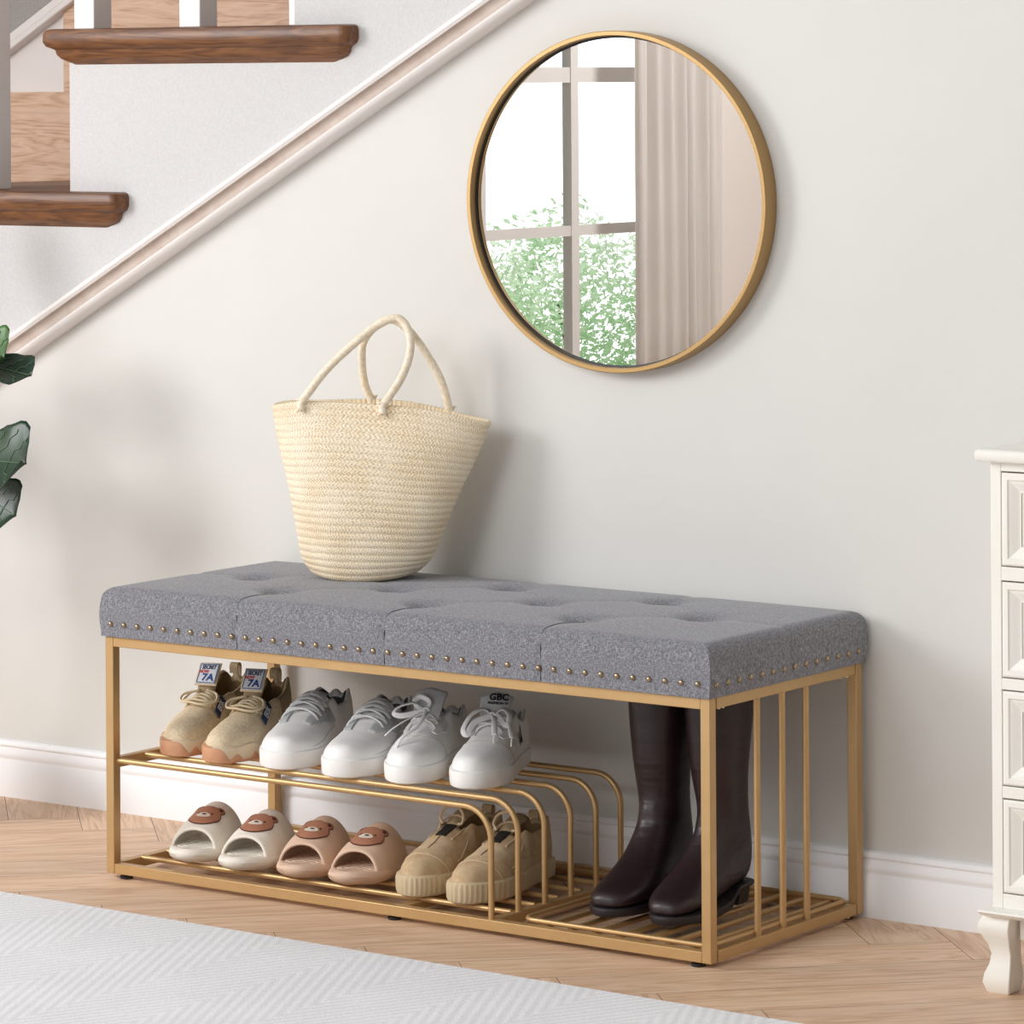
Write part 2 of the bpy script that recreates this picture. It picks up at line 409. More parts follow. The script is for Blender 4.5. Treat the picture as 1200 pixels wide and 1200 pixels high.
# back wall: everything under and right of the stair line
def slab_poly(name, poly, y0, y1, m, parent=None, bevel=0):
    mb = MB(); n = len(poly)
    v = [(x, y0, z) for x, z in poly] + [(x, y1, z) for x, z in poly]
    f = [list(range(n)), [n + i for i in range(n)][::-1]] + [[i, i + n, (i + 1) % n + n, (i + 1) % n] for i in range(n)]
    mb.add(v, f); return mb.build(name, m, parent, smooth=False, bevel=bevel)
SL = 0.5545
def zt(x): return 0.888 + (x + 0.653) * SL      # centre line of the stair moulding on the wall
xb = -0.653 - 0.888 / SL
struct(slab_poly('wall_back', [(xb, 0), (6.0, 0), (6.0, 2.9), ((2.9 - 0.888) / SL - 0.653, 2.9)], WY, WY + 0.012, M['wall']))
# baseboard with moulded profile
def baseboard(name, x0, x1):
    prof = [(0, 0), (-.015, 0), (-.015, .070), (-.0125, .0735), (-.0125, .076), (-.0145, .080), (-.0145, .086), (-.011, .092),
            (-.010, .098), (-.0125, .101), (-.0125, .105), (-.009, .1095), (0, .111)]
    rings = [[(x, WY + y, z) for y, z in prof] for x in (x0, x1)]
    return struct(MB().loft(rings).build(name, M['base_white'], smooth=True))
baseboard('baseboard_back', xb, 6.0)
# left wall with a tall window (seen in the mirror)
WX = -2.6
ya, yb, za, zb = -5.02, -3.2, 0.35, 2.25
wl = MB()
wl.box(WX - .12, WX, -6.2, ya, 0, 2.9); wl.box(WX - .12, WX, yb, 1.45, 0, 2.9)
wl.box(WX - .12, WX, ya, yb, 0, za); wl.box(WX - .12, WX, ya, yb, zb, 2.9)
struct(wl.build('wall_left', M['back_wall'], smooth=False))
wf = MB()
wf.box(WX - .09, WX - .03, ya, yb, za, za + .05); wf.box(WX - .09, WX - .03, ya, yb, zb - .05, zb)
mull = [(ya, ya + .05), (-4.300, -4.258), (-3.790, -3.755), (yb - .05, yb)]
for a_, b_ in mull: wf.box(WX - .078, WX - .042, a_, b_, za + .05, zb - .05)
for (a_, b_), (c_, d_) in zip(mull, mull[1:]):
    wf.box(WX - .074, WX - .046, b_, c_, 0.902, 0.936); wf.box(WX - .074, WX - .046, b_, c_, 1.400, 1.450)
wwin = struct(wf.build('window_1', M['win_frame'], smooth=False))
gp = MB().box(WX - .062, WX - .058, ya + .05, yb - .05, za + .05, zb - .05).build('window_pane', M['glass'], wwin, smooth=False)
cs = MB().box(WX - .03, WX + .05, ya - .03, yb + .03, za - .03, za)
cs.build('window_sill', M['win_frame'], wwin, smooth=False)
# stairwell far wall
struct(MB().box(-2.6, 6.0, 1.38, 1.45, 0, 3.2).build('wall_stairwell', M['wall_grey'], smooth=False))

# ---------------------------------------------------------------- curtain
cu = thing('curtain', 'sheer white floor-length curtain beside the window, seen in the round mirror', 'curtain', (WX + .1, -4.40, 0))
def curtain():
    mb = MB(); K = 150; rings = []
    for z in (0.03, 0.6, 1.2, 1.8, 2.3):
        r = []
        for k in range(K + 1):
            t = k / K; y = -.02 - t * 0.46
            a = 0.030 * sin(t * 2 * pi * 6.3 + .6 * sin(t * 9)) + 0.008 * sin(t * 2 * pi * 17 + z)
            r.append((a, y, z))
        rings.append(r)
    mb.loft(rings, closed=False, cap0=False, cap1=False)
    return mb.build('curtain_panel', M['curtain'], cu, smooth='all', solid=0.002, recalc=False)
curtain()
MB().tube([(0, 0.15, 2.32), (0, -0.6, 2.32)], 0.012, 12).build('curtain_rod', M['win_frame'], cu)

# ---------------------------------------------------------------- garden bushes outside the window
def bush(cx, cy, rx, ry, rz, n, label, seed):
    rnd = random.Random(seed)
    t = thing('bush', label, 'bush', (cx, cy, 0), group=None)
    mb = MB()
    for _ in range(n):
        while True:
            p = Vector((rnd.uniform(-1, 1), rnd.uniform(-1, 1), rnd.uniform(-1, 1)))
            if 0.15 < p.length < 1: break
        bump_r = 1 + 0.18 * sin(p.x * 7 + seed) * cos(p.y * 6 + p.z * 5)
        c = Vector((p.x * rx, p.y * ry, 0.0)) * bump_r; c.z = max(0.02, rz * (0.85 + p.z * 0.85 * bump_r))
        a = Vector((rnd.uniform(-1, 1), rnd.uniform(-1, 1), rnd.uniform(-1, 1))).normalized()
        b = a.orthogonal().normalized(); s = rnd.uniform(.013, .024)
        mb.add([c - a * s, c + b * s * .45, c + a * s, c - b * s * .45], [[0, 1, 2, 3]])
    mb.build('foliage', M['foliage'], t, smooth=False, recalc=False)
    MB().tube([(0, 0, -.3), (0.03, 0, rz * .5), (0, 0.02, rz)], lambda q: .012 * (1 - .6 * q), 8, smooth=4).build('stem', M['bark'], t)
bush(-4.0, -5.25, 0.55, 0.42, 0.52, 7000, 'pale green bush outside the right window panes, seen in the mirror', 3)
bush(-4.1, -6.25, 0.50, 0.40, 0.54, 7000, 'denser pale green bush outside the window, seen in the mirror beside the curtain', 5)
g = MB().box(-9, WX - .12, -12, 4, -0.32, -0.3).build('trim_6', M['foliage'], smooth=False); struct(g)

# ================================================================= STAIRCASE
st = thing('staircase', 'white staircase with dark walnut treads rising to the right above the bench', 'staircase', (-1.5, 0.9, 0))
OX, OY = -1.5, 0.9
def L3(mb):     # shift to the parent's frame
    mb.v = [(x - OX, y - OY, z) for x, y, z in mb.v]; return mb
def ztr(k): return 1.197 + 0.3155 * k
def xr(k): return -1.077 + 0.565 * k
# near stringer: stepped board
pl = [(xb, 0)]
pl = []
for k in range(-3, 6):
    pl.append((xr(k), max(0.0, ztr(k - 1) - .06))); pl.append((xr(k), ztr(k) - .06))
top = pl
low_right = (xr(5) , zt(xr(5)) )
poly = [(xb, 0.0), (top[0][0], 0.0)] if top[0][0] > xb else [(top[0][0], 0.0)]
poly = [(xb, 0.0), (xr(-3), 0.0)] if xr(-3) < xb else [(xb, 0.0)]
poly = [(xr(-3), 0.0)] + top[1:] + [(xr(5) + .3, ztr(5) - .06), (xr(5) + .3, zt(xr(5) + .3)), (xb, 0.0)]
mb = MB(); n = len(poly)
v = [(x, WY - .010, z) for x, z in poly] + [(x, WY + .02, z) for x, z in poly]
mb.add(v, [list(range(n)), [n + i for i in range(n)][::-1]] + [[i, i + n, (i + 1) % n + n, (i + 1) % n] for i in range(n)])
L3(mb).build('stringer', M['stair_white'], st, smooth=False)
# moulding that caps the wall below the stringer
ang = math.atan(SL)
prof = [(-.0285, 0), (-.0285, -.012), (-.024, -.018), (-.018, -.020), (-.013, -.017), (-.011, -.011), (-.004, -.009), (.003, -.0095),
        (.0085, -.012), (.0105, -.018), (.016, -.021), (.023, -.019), (.0285, -.012), (.0285, 0)]
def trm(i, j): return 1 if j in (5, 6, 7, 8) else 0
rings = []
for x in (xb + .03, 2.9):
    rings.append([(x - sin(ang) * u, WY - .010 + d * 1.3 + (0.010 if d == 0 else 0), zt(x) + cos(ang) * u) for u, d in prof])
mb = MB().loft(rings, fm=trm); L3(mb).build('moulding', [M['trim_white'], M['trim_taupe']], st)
# treads, risers
for k in range(-3, 5):
    z = ztr(k); x0 = xr(k) - .046; x1 = xr(k) + .717
    lev = [(0, .010), (-.003, .003), (-.010, 0), (-.026, 0), (-.034, .004), (-.038, .012), (-.041, .016), (-.050, .018), (-.058, .024), (-.066, .037), (-.0705, .041), (-.0705, .046)]
    rings = []
    for dz, ins in lev:
        xa, xc, y_a, yc = x0 + ins * 1.15, x1 - ins, 0.438 + ins * .95, 1.37
        rr_ = .020; r = []
        for q in range(7):
            an = pi / 2 * q / 6; r.append((xc - rr_ + rr_ * sin(an), y_a + rr_ - rr_ * cos(an), z + dz))
        r += [(xc, yc, z + dz), (xa, yc, z + dz)]
        for q in range(7):
            an = pi / 2 * q / 6; r.append((xa + rr_ - rr_ * cos(an), y_a + rr_ - rr_ * sin(an), z + dz))
        rings.append(r)
    mb = MB().loft(rings[::-1], fm=lambda i, j: 0)
    L3(mb).build('tread', M['tread'], st)
    mb = MB().box(xr(k), xr(k) + .02, WY + .02, 1.37, z - .3155, z - .05)
    L3(mb).build('riser', M['stair_white'], st, smooth=False)
# far wall-side skirt: worn oak panel stepping behind each tread, white skirting above with a sloping cap
def far_z(x): return 1.460 + (x + 1.5328) * 0.56
mb = MB()
for k in range(-4, 6):
    xa = -1.90 + 0.565 * k * 1.0; xc = xa + .565 * 1.0
    mb.box(xa, xc, 1.355, 1.366, max(0, ztr(k) - .66), ztr(k) + .191)
L3(mb).build('wall_panel', M['tread_top'], st, smooth=False)
xs = -2.55
poly = [(xs, far_z(xs) - .30), (3.0, far_z(3.0) - .30), (3.0, far_z(3.0)), (xs, far_z(xs))]
mb = MB(); n = 4
v = [(x, 1.366, z) for x, z in poly] + [(x, 1.379, z) for x, z in poly]
mb.add(v, [list(range(n)), [n + i for i in range(n)][::-1]] + [[i, i + n, (i + 1) % n + n, (i + 1) % n] for i in range(n)])
L3(mb).build('far_skirting', M['trim_white'], st, smooth=False)
for off, w_, d_ in ((0.006, .010, .03), (0.028, .014, .024)):
    rings = []
    for x in (xs, 3.0):
        zc = far_z(x) + off
        rings.append([(x, 1.366 - d_, zc - w_), (x, 1.366 - d_, zc + w_ * .6), (x, 1.379, zc + w_), (x, 1.379, zc - w_)])
    mb = MB().loft(rings); L3(mb).build('far_skirting_cap', M['trim_white'], st, smooth=False, bevel=.003)
for i in range(-5, 12):
    x = -0.488 + 0.27 * i
    k = math.floor((x + 1.077) / 0.565)
    z = ztr(k)
    mb = MB().box(x - .026, x + .026, .492, .544, z, z + 0.85)
    L3(mb).build('baluster', M['trim_white'], st, smooth=False, bevel=.002)
rings = []
for x in (-1.95, 2.7):
    zc = ztr(0) + .86 + (x + 1.077) * 0.5584
    rings.append([(x, .518 + .032 * cos(a), zc + .03 * sin(a)) for a in [2 * pi * i / 16 for i in range(16)]])
mb = MB().loft(rings); L3(mb).build('handrail', M['tread'], st)

# ================================================================= MIRROR
mi = thing('wall_mirror', 'round mirror in a thin brushed gold frame hanging on the wall above the bench', 'mirror', (0.785, WY, 1.194))
def ring_xyz(rx, rz, y, n=128): return [(rx * cos(2 * pi * i / n), y, rz * sin(2 * pi * i / n)) for i in range(n)]
RX, RZ, DP = .317, .299, .034
rr = [(RX, RZ, -.001), (RX, RZ, -DP), (RX - .0012, RZ - .0012, -DP - .001), (RX - .0075, RZ - .0075, -DP - .001), (RX - .0085, RZ - .0085, -DP), (RX - .0085, RZ - .0085, -.001)]
mb = MB(); rg = [ring_xyz(*r) for r in rr]; mb.loft(rg + [rg[0]], cap0=False, cap1=False)
mb.build('frame', M['gold_mirror'], mi)
mb = MB(); rg = [ring_xyz(RX - .0086, RZ - .0086, -.02), ring_xyz(RX - .0125, RZ - .0125, -.0195)]; mb.loft(rg, cap0=False, cap1=False)
mb.build('gasket', M['black'], mi, recalc=False)
mb = MB(); rg = [ring_xyz(RX - .0088, RZ - .0088, -.003), ring_xyz(RX - .0088, RZ - .0088, -.018)]; mb.loft(rg)
mb.build('mirror_glass', M['mirror'], mi, smooth=False)

# ================================================================= RUG
def rug():
    mb = MB()
    A = [(-1.6, -.205), (2.9, -.262), (2.9, -2.5), (-1.6, -2.5)]
    rings = [[(x, y, z) for x, y in A] for z in (.0002, .009)]
    mb.loft(rings)
    o = mb.build('area_rug', M['rug'], smooth=False, bevel=.003)
    return tag(o, 'pale grey rug with a woven herringbone pattern lying on the oak floor', 'rug')
rug()

# ================================================================= BENCH
W, D, T = 1.277, .4655, .018
Z0, Z1 = .008, .428
be = thing('shoe_bench', 'long gold metal shoe-rack bench with a grey tufted cushion against the wall', 'bench', (0, 0, 0))
G = M['gold']
def bx(name, *a, m=G, p=be, bevel=.0012): return MB().box(*a).build(name, m, p, smooth=True, bevel=bevel)
for x in (0, W - T):
    for y in (0, D - T):
        bx('post', x, x + T, y, y + T, Z0, Z1)
for z in (Z0, Z1 - T):
    for y in (0, D - T): bx('rail', T, W - T, y + .0004, y + T - .0004, z, z + T)
    bx('rail', 0.0004, T - .0004, T, D - T, z, z + T)
    bx('side_rail', W - T + .0004, W - .0004, T + .0035, D - T - .002, z, z + T)
XD = .838                                   # divider position
bx('divider_rail', XD - .009, XD + .009, T, D - T, Z0, Z0 + T)
ZM = .200
bx('shelf_side_rail', 0.0004, T - .0004, T, D - T, ZM - .006, ZM + .012)
bx('centre_rail', .63, .648, T, D - T, Z0 + .0005, Z0 + T - .004)
bx('seat_board', .004, W - .004, .004, D - .004, Z1 - .001, Z1 + .004, m=M['dark'])
rr = .0052
ys = [.0115, .087, .163, .239, .314, .389]
for i, y in enumerate(ys):
    z = ZM + .007
    pts = [(T * .8 if i else T * .9, y, z), (.3, y, z)]
    xe = XD; R = .052
    for a in range(0, 91, 10):
        pts.append((xe - R + R * sin(radians(a)), y, z - R + R * cos(radians(a))))
    pts.append((xe, y, .1)); pts.append((xe, y, Z0 + T - .001))
    MB().tube(pts, rr, 12).build('bent_shelf_rod', G, be)
for y in (.078, .146, .214, .282, .350, .418):
    MB().tube([(T * .9, y, Z0 + .016), (XD - .008, y, Z0 + .016)], .0048, 12).build('lower_shelf_rod', G, be)
# boot tray: loop of rod with cross rods
pts = []
x0, x1, y0, y1, R = XD + .058, W - .016, .021, .442, .02
for cx_, cy_, a0 in ((x0 + R, y0 + R, 180), (x1 - R, y0 + R, 270), (x1 - R, y1 - R, 0), (x0 + R, y1 - R, 90)):
    for a in range(0, 91, 15): pts.append((cx_ + R * cos(radians(a0 + a)), cy_ + R * sin(radians(a0 + a)), Z0 + .0235))
MB().tube(pts, .0042, 10, closed=True).build('boot_tray_loop', G, be)
for i in range(7):
    x = x0 + .045 + i * .0475
    MB().tube([(x, y0 + .001, Z0 + .0165), (x, y1 - .001, Z0 + .0165)], .0048, 10).build('boot_tray_rod', G, be)
for y in (.152, .228, .302):
    MB().tube([(W - .009, y, Z0 + T - .002), (W - .009, y, Z1 - T + .002)], .0055, 14).build('side_bar', G, be)
for x, y in ((.036, .012), (.634, .014), (1.245, .012), (.036, .452), (.634, .452), (1.255, .446)):
    mb = MB(); mb.loft([[(x + r * cos(2 * pi * i / 20), y + r * sin(2 * pi * i / 20), z) for i in range(20)] for r, z in ((.0105, 0), (.012, .0015), (.012, .005), (.008, .0065), (.007, .0085))])
    mb.build('levelling_foot', M['black'], be)
def bolt(x, y, z):
    mb = MB(); mb.loft([[(x + r * cos(2 * pi * i / 10), y + r * sin(2 * pi * i / 10), zz) for i in range(10)] for r, zz in ((.0036, z), (.0036, z - .0018), (.002, z - .003))])
    mb.build('bolt', M['steel'], be)
for y in (.034, .046): bolt(W - .006, y, Z1 - T); bolt(W - .006, y + .004, Z0 + .0)
for y in (.404, .426): bolt(W - .006, y, Z1 - T); bolt(W - .006, y, Z0)

# cushion
TB = [(x, y) for y, xs_ in ((.112, (.308, .630, .952)), (.236, (.150, .470, .790, 1.110)), (.360, (.308, .630, .952))) for x in xs_]
CX0, CX1, CY0, CY1 = -.004, 1.281, -.006, .474
ZT, ZB, RE = .5150, Z1 + .0005, .022
segs = []
for x, y in TB:
    for x2, y2 in TB:
        if abs(abs(x2 - x) - .16) < .02 and abs(y2 - y - .124) < .02: segs.append((x, y, x2, y2))
for x in (.308, .630, .952): segs.append((x, CY0, x, .112)); segs.append((x, .360, x, CY1))
segs.append((.150, .236, CX0, .236)); segs.append((1.110, .236, CX1, .236))
def dseg(px, py, s):
    ax, ay, bx_, by_ = s; dx, dy = bx_ - ax, by_ - ay
    t = max(0, min(1, ((px - ax) * dx + (py - ay) * dy) / (dx * dx + dy * dy)))
    return sqrt((px - ax - t * dx) ** 2 + (py - ay - t * dy) ** 2)
def ctop(x, y):
    u = (x - CX0) / (CX1 - CX0); v = (y - CY0) / (CY1 - CY0)
    z = ZT + .006 * (1 - (2 * u - 1) ** 4) * (1 - (2 * v - 1) ** 4)
    for tx, ty in TB:
        d2 = (x - tx) ** 2 + (y - ty) ** 2
        z -= .014 * exp(-d2 / .034 ** 2) + .013 * exp(-d2 / .015 ** 2)
    dm = min(dseg(x, y, s) for s in segs)
    z -= .0016 * exp(-(dm / .014) ** 2)
    d = min(x - CX0, CX1 - x, y - CY0, CY1 - y)
    if d < RE: z -= RE - sqrt(max(0, RE * RE - (RE - d) ** 2))
    return z
def axis(a, b, n, r=RE):
    e = [a + r * (1 - cos(pi / 2 * i / 6)) for i in range(6)]
    return e + [a + r + (b - a - 2 * r) * i / n for i in range(n + 1)] + [b - (p - a) for p in e[::-1]]
def cushion():
    mb = MB(); X = axis(CX0, CX1, 170); Y = axis(CY0, CY1, 62)
    nx, ny = len(X), len(Y)
    v = [(x, y, ctop(x, y)) for y in Y for x in X]
    f = [[j * nx + i, j * nx + i + 1, (j + 1) * nx + i + 1, (j + 1) * nx + i] for j in range(ny - 1) for i in range(nx - 1)]
    loop = [i for i in range(nx)] + [j * nx + nx - 1 for j in range(1, ny)] + [(ny - 1) * nx + i for i in range(nx - 2, -1, -1)] + [j * nx for j in range(ny - 2, 0, -1)]
    prev = loop; n = len(loop)
    for s in range(1, 10):
        t = s / 9; base = len(v); cur = []
        for k, li in enumerate(loop):
            x, y, z = v[li]
            zz = z + (ZB - z) * t
            bul = .0022 * sin(pi * min(1, t * 1.15)) ** .8 if t < .87 else 0
            seam = min(abs(x - q) for q in (.308, .630, .952)) if (y < CY0 + 1e-6) else (abs(y - .236) if x > CX1 - 1e-6 else 1)
            bul -= .0040 * exp(-(seam / .006) ** 2) * (1 - t * .5)
            ox = -bul if x < CX0 + 1e-6 else (bul if x > CX1 - 1e-6 else 0)
            oy = -bul if y < CY0 + 1e-6 else (bul if y > CY1 - 1e-6 else 0)
            v.append((x + ox, y + oy, zz)); cur.append(base + k)
        for k in range(n): f.append([prev[k], prev[(k + 1) % n], cur[(k + 1) % n], cur[k]])
        prev = cur
    f.append(prev)
    mb.add(v, f)
    return mb.build('cushion', M['fabric'], be, smooth=True)
cush = cushion(); tag(cush, 'grey button-tufted cushion')
def dome(mb, c, nrm, r, h, n=12):
    nrm = Vector(nrm); a = nrm.orthogonal().normalized(); b = nrm.cross(a); c = Vector(c)
    rings = [[c + nrm * (h * sin(t)) + (a * cos(2 * pi * i / n) + b * sin(2 * pi * i / n)) * (r * cos(t)) for i in range(n)] for t in (-.2, 0, .4, .8, 1.15, 1.5)]
    mb.loft(rings); return mb
n0 = dome(MB(), (0, 0, 0), (0, -1, 0), .0050, .0042).build('nailhead', M['brass'], cush, smooth='all')
n0.location = (.021, CY0 - .0018, .4515)
for i in range(1, 41):
    c = n0.copy(); COL.objects.link(c); c.parent = cush; c.location = (.021 + 1.239 * i / 40, CY0 - .0018, .4515)
for i in range(14):
    c = n0.copy(); COL.objects.link(c); c.parent = cush; c.rotation_euler = (0, 0, radians(90)); c.location = (CX1 + .0018, .010 + .436 * i / 13, .4500)
M['seam_thread'] = mat('dark_grey_seam', srgb(72, 72, 78), 0.95)
for x in (.308, .630, .952):
    P = [(x, CY0 + .0016, ZB + .002 + (.055) * q / 6) for q in range(7)] + [(x, CY0 + RE * (1 - cos(a)) * 1.0 + .0012, ctop(x, CY0 + RE * (1 - cos(a))) + .0003) for a in (.25, .5, .75, 1.0, 1.25, 1.57)]
    P += [(x, y, ctop(x, y) + .0002) for y in (.03, .05, .07, .09, .10)]
    MB().tube(P, .0009, 6, smooth=2).build('seam', M['seam_thread'], cush, smooth='all')
for X_, Y_ in ((CX1 - .0003, CY0 + .0003),):
    MB().tube([(X_, Y_, ZB + .002), (X_ + .0012, Y_ - .0012, ZB + .03), (X_, Y_, ZT - RE)], .0012, 6, smooth=4).build('seam', M['fabric'], cush, smooth='all')
b0 = None
for x, y in TB:
    z = ctop(x, y) + .0005
    if b0 is None: b0 = dome(MB(), (0, 0, 0), (0, 0, 1), .0095, .004, 16).build('button', M['fabric'], cush, smooth='all'); c = b0
    else: c = b0.copy(); COL.objects.link(c); c.parent = cush
    c.location = (x, y, z)

# ================================================================= SHOES
class Shoe:
    """a shoe surface in its own frame: toe tip at y=0, heel at y=L, sole on z=0"""
    def __init__(s, L, width, z0, height, n_exp=2.3, asym=.006, toe_k=2.3, s_toe=.62, op=(.027, .40), inner=.02, toe_drop=.55):
        s.L, s.wt, s.z0, s.ht, s.ne, s.asym, s.tk, s.st, s.op, s.inner, s.td = L, width, z0, height, n_exp, -asym, toe_k, s_toe, op, inner, toe_drop
    def hw(s, t):
        w = interp(s.wt, t)
        if t > s.st: w *= max(0, 1 - ((t - s.st) / (1 - s.st)) ** s.tk) ** (1 / s.tk)
        if t < .08: w *= max(0, 1 - ((.08 - t) / .08) ** 2.3) ** (1 / 2.3)
        return w
    def cx(s, t): return s.asym * (sin(pi * t) - .2) * (1 if t < .9 else 1)
    def h(s, t):
        h = interp(s.ht, t)
        e = max(0, (t - .80) / .20)
        h *= (1 - (1 - s.td) * e ** 2.2)
        if t < .03: h *= 1 - .12 * (1 - t / .03) ** 2
        if t > .93: h *= max(0, 1 - ((t - .93) / .07) ** 2.6) ** (1 / 2.6)
        return h
    def arch(s, t, a, off=0.0):
        w, h = s.hw(t), s.h(t)
        c, q = cos(a), sin(a); e = 2 / s.ne
        x = (w + off) * (abs(c) ** e) * (1 if c >= 0 else -1); z = (h + off) * (abs(q) ** e)
        return Vector((s.cx(t) + x, s.L * (1 - t), s.z0 + z))
    def nrm(s, t, a):
        e = .012
        du = s.arch(min(.995, t + e), a) - s.arch(t - e, a); dv = s.arch(t, a + .03) - s.arch(t, a - .03)
        n = dv.cross(du)
        if n.length < 1e-9: return Vector((0, 0, 1))
        n.normalize(); c = s.arch(t, a) - Vector((s.cx(t), s.L * (1 - t), s.z0))
        return n if n.dot(c) > 0 else -n
    def on(s, t, a, off=.001): return s.arch(t, a) + s.nrm(t, a) * off
    def stations(s, n=46): return [(1 - cos(pi * i / n)) / 2 * .9995 + .0002 for i in range(n + 1)]
    def upper(s, name, mats, parent, region=None, NJ=40):
        mb = MB(); rings = []; S = s.stations()
        for t in S:
            o = sstep(s.op[0] - .018, s.op[0] + .012, t) * (1 - sstep(s.op[1], s.op[1] + .07, t))
            w, h = s.hw(t), s.h(t); r = []
            q = NJ // 2; jr = int(NJ * .29)
            for j in range(NJ + 1):
                P = s.arch(t, pi * j / NJ)
                jj = j if j <= q else NJ - j; sg = 1 if j <= q else -1
                if jj <= jr:
                    k = jj / jr; x = w * (1 - .16 * k ** 2.2 + .03 * sin(pi * k)); z = h * k ** .95
                elif jj == jr + 1: x = w * .84 - .0035; z = h + .0008
                elif jj == jr + 2: x = w * .84 - .0065; z = h - .003
                elif jj == jr + 3: x = w * .84 - .008; z = h * .6
                elif jj == jr + 4: x = w * .80 - .008; z = h * .25 + s.inner * .5
                else:
                    k = (jj - jr - 5) / max(1, q - jr - 5); x = (w * .74 - .008) * (1 - k); z = s.inner
                Q = Vector((s.cx(t) + sg * max(0, x), s.L * (1 - t), s.z0 + z))
                r.append(P.lerp(Q, o))
            rings.append(r)
        q = NJ // 2; jr = int(NJ * .29)
        def fm(i, j):
            t = (S[i] + S[min(len(S) - 1, i + 1)]) / 2; jj = j if j < q else NJ - 1 - j
            if jj >= jr + 2 and s.op[0] - .005 < t < s.op[1] + .05: return 1
            if region: return region(t, pi * (j + .5) / NJ)
            return 0
        mb.loft(rings, closed=False, cap0=False, cap1=False, fm=fm)
        nb = len(rings)
        # underside
        f = [[i * (NJ + 1), (i + 1) * (NJ + 1), (i + 1) * (NJ + 1) + NJ, i * (NJ + 1) + NJ] for i in range(nb - 1)]
        mb.f += f; mb.m += [0] * len(f); mb.uv += [[(0, 0)] * 4] * len(f)
        return mb.build(name, mats, parent, smooth='all', weld=.00005)
    def outline(s, k=1.0, n=60, add=0.0):
        pts = []
        for i in range(n + 1):
            t = (1 - cos(pi * i / n)) / 2; pts.append((t, 1))
        for i in range(n - 1, 0, -1):
            t = (1 - cos(pi * i / n)) / 2; pts.append((t, -1))
        return [(s.cx(t) + sg * (s.hw(t) * k + add * min(1, s.hw(t) / .02)), s.L * (1 - t) + (add * 1.2 * (1 - 2 * t)) , t, sg) for t, sg in pts]
    def sole(s, name, m, parent, hs=.028, add=.003, rib=0.0, nrib=60, ztop=None, zbot=None, lip=.0):
        mb = MB(); rings = []
        for fz, da in ((0, -.004), (.08, -.0008), (.2, 0), (.75, .0005 + lip), (.92, 0 + lip), (1.0, -.003)):
            r = []
            for i, (x, y, t, sg) in enumerate(s.outline(1.0, 110 if rib else 60, add + da)):
                zt_ = (ztop(t, sg) if ztop.__code__.co_argcount == 2 else ztop(t)) if ztop else hs; zb = zbot(t) if zbot else 0
                if rib and .12 < fz < .8 and t > .45:
                    k = 1 + rib * (1 if (i % 4) < 2 else -1)
                    x = s.cx(t) + (x - s.cx(t)) * k; y = s.L / 2 + (y - s.L / 2) * (1 + rib * .35 * (1 if (i % 4) < 2 else -1))
                r.append((x, y, zb + (zt_ - zb) * fz))
            rings.append(r)
        mb.loft(rings)
        return mb.build(name, m, parent, smooth=True)
    def panel(s, name, m, parent, lo, hi, s0, s1, off=.0012, sides=(1,), n=24, k=8):
        mb = MB()
        for side in sides:
            g = []
            for i in range(n + 1):
                t = s0 + (s1 - s0) * i / n; a0, a1 = lo((t - s0) / (s1 - s0)), hi((t - s0) / (s1 - s0))
                row = []
                for j in range(k + 1):
                    a = a0 + (a1 - a0) * j / k
                    if side < 0: a = pi - a
                    row.append(s.on(t, a, off))
                g.append(row)
            mb.loft(g, closed=False, cap0=False, cap1=False)
        o = mb.build(name, m, parent, smooth='all', recalc=False)
        md = o.modifiers.new('Thickness', 'SOLIDIFY'); md.thickness = .0016; md.offset = 0
        return o
    def patch(s, mb, t0, a0, fn, off, mi, side=1, n=28, rings=4, sc=(1, 1), rot=0.0):
        """closed outline fn(angle)->radius (m) laid on the surface round (t0,a0)"""
        circ = 0.5 * (s.hw(t0) + s.h(t0))
        P = [s.on(t0, a0, off)]
        for q in range(1, rings + 1):
            for i in range(n):
                th = 2 * pi * i / n; r = fn(th) * q / rings
                u, v = r * cos(th) * sc[0], r * sin(th) * sc[1]
                u, v = u * cos(rot) - v * sin(rot), u * sin(rot) + v * cos(rot)
                P.append(s.on(t0 - v / s.L, a0 - u / circ, off))
        F = [[0, 1 + i, 1 + (i + 1) % n] for i in range(n)]
        for q in range(rings - 1):
            for i in range(n):
                a, b = 1 + q * n + i, 1 + q * n + (i + 1) % n
                F.append([a, a + n, b + n, b])
        mb.add(P, F, mi)

def tongue(sh, m, parent, s0, s1, rise, wd, thick=.004, curl=0.0, name='tongue', bow=.004):
    """padded strip from under the laces (s1, toe side) up to its free end (s0, ankle side); returns a frame finder"""
    A = sh.arch(s1, pi / 2) + Vector((0, 0, -.001)); B = sh.arch(s0, pi / 2) + Vector((0, curl, rise))
    ax = (B - A).normalized(); nn = Vector((0, -ax.z, ax.y)).normalized()
    mb = MB(); rings = []; n = 14
    for i in range(n + 1):
        u = i / n; c = A.lerp(B, u) + nn * (bow * sin(pi * u))
        w = wd * (.75 + .25 * u) * sqrt(max(.02, 1 - max(0, (u - .88) / .12) ** 2)); r = []
        for j in range(16):
            a = 2 * pi * j / 16; x = w * cos(a)
            r.append(c + Vector((x, 0, 0)) + nn * (thick * sin(a) * (.7 + .3 * u) - (x / wd) ** 2 * .005))
        rings.append(r)
    mb.loft(rings); o = mb.build(name, m, parent, smooth='all')
    def frame(u, dx=0.0, dz=0.0, dy=0.0):
        c = A.lerp(B, u) + nn * (bow * sin(pi * u) + thick + dz) + Vector((dx, 0, 0)) + ax * dy
        X = Vector((1, 0, 0)); return Matrix(((X.x, ax.x, nn.x, c.x), (X.y, ax.y, nn.y, c.y), (X.z, ax.z, nn.z, c.z), (0, 0, 0, 1)))
    return o, frame

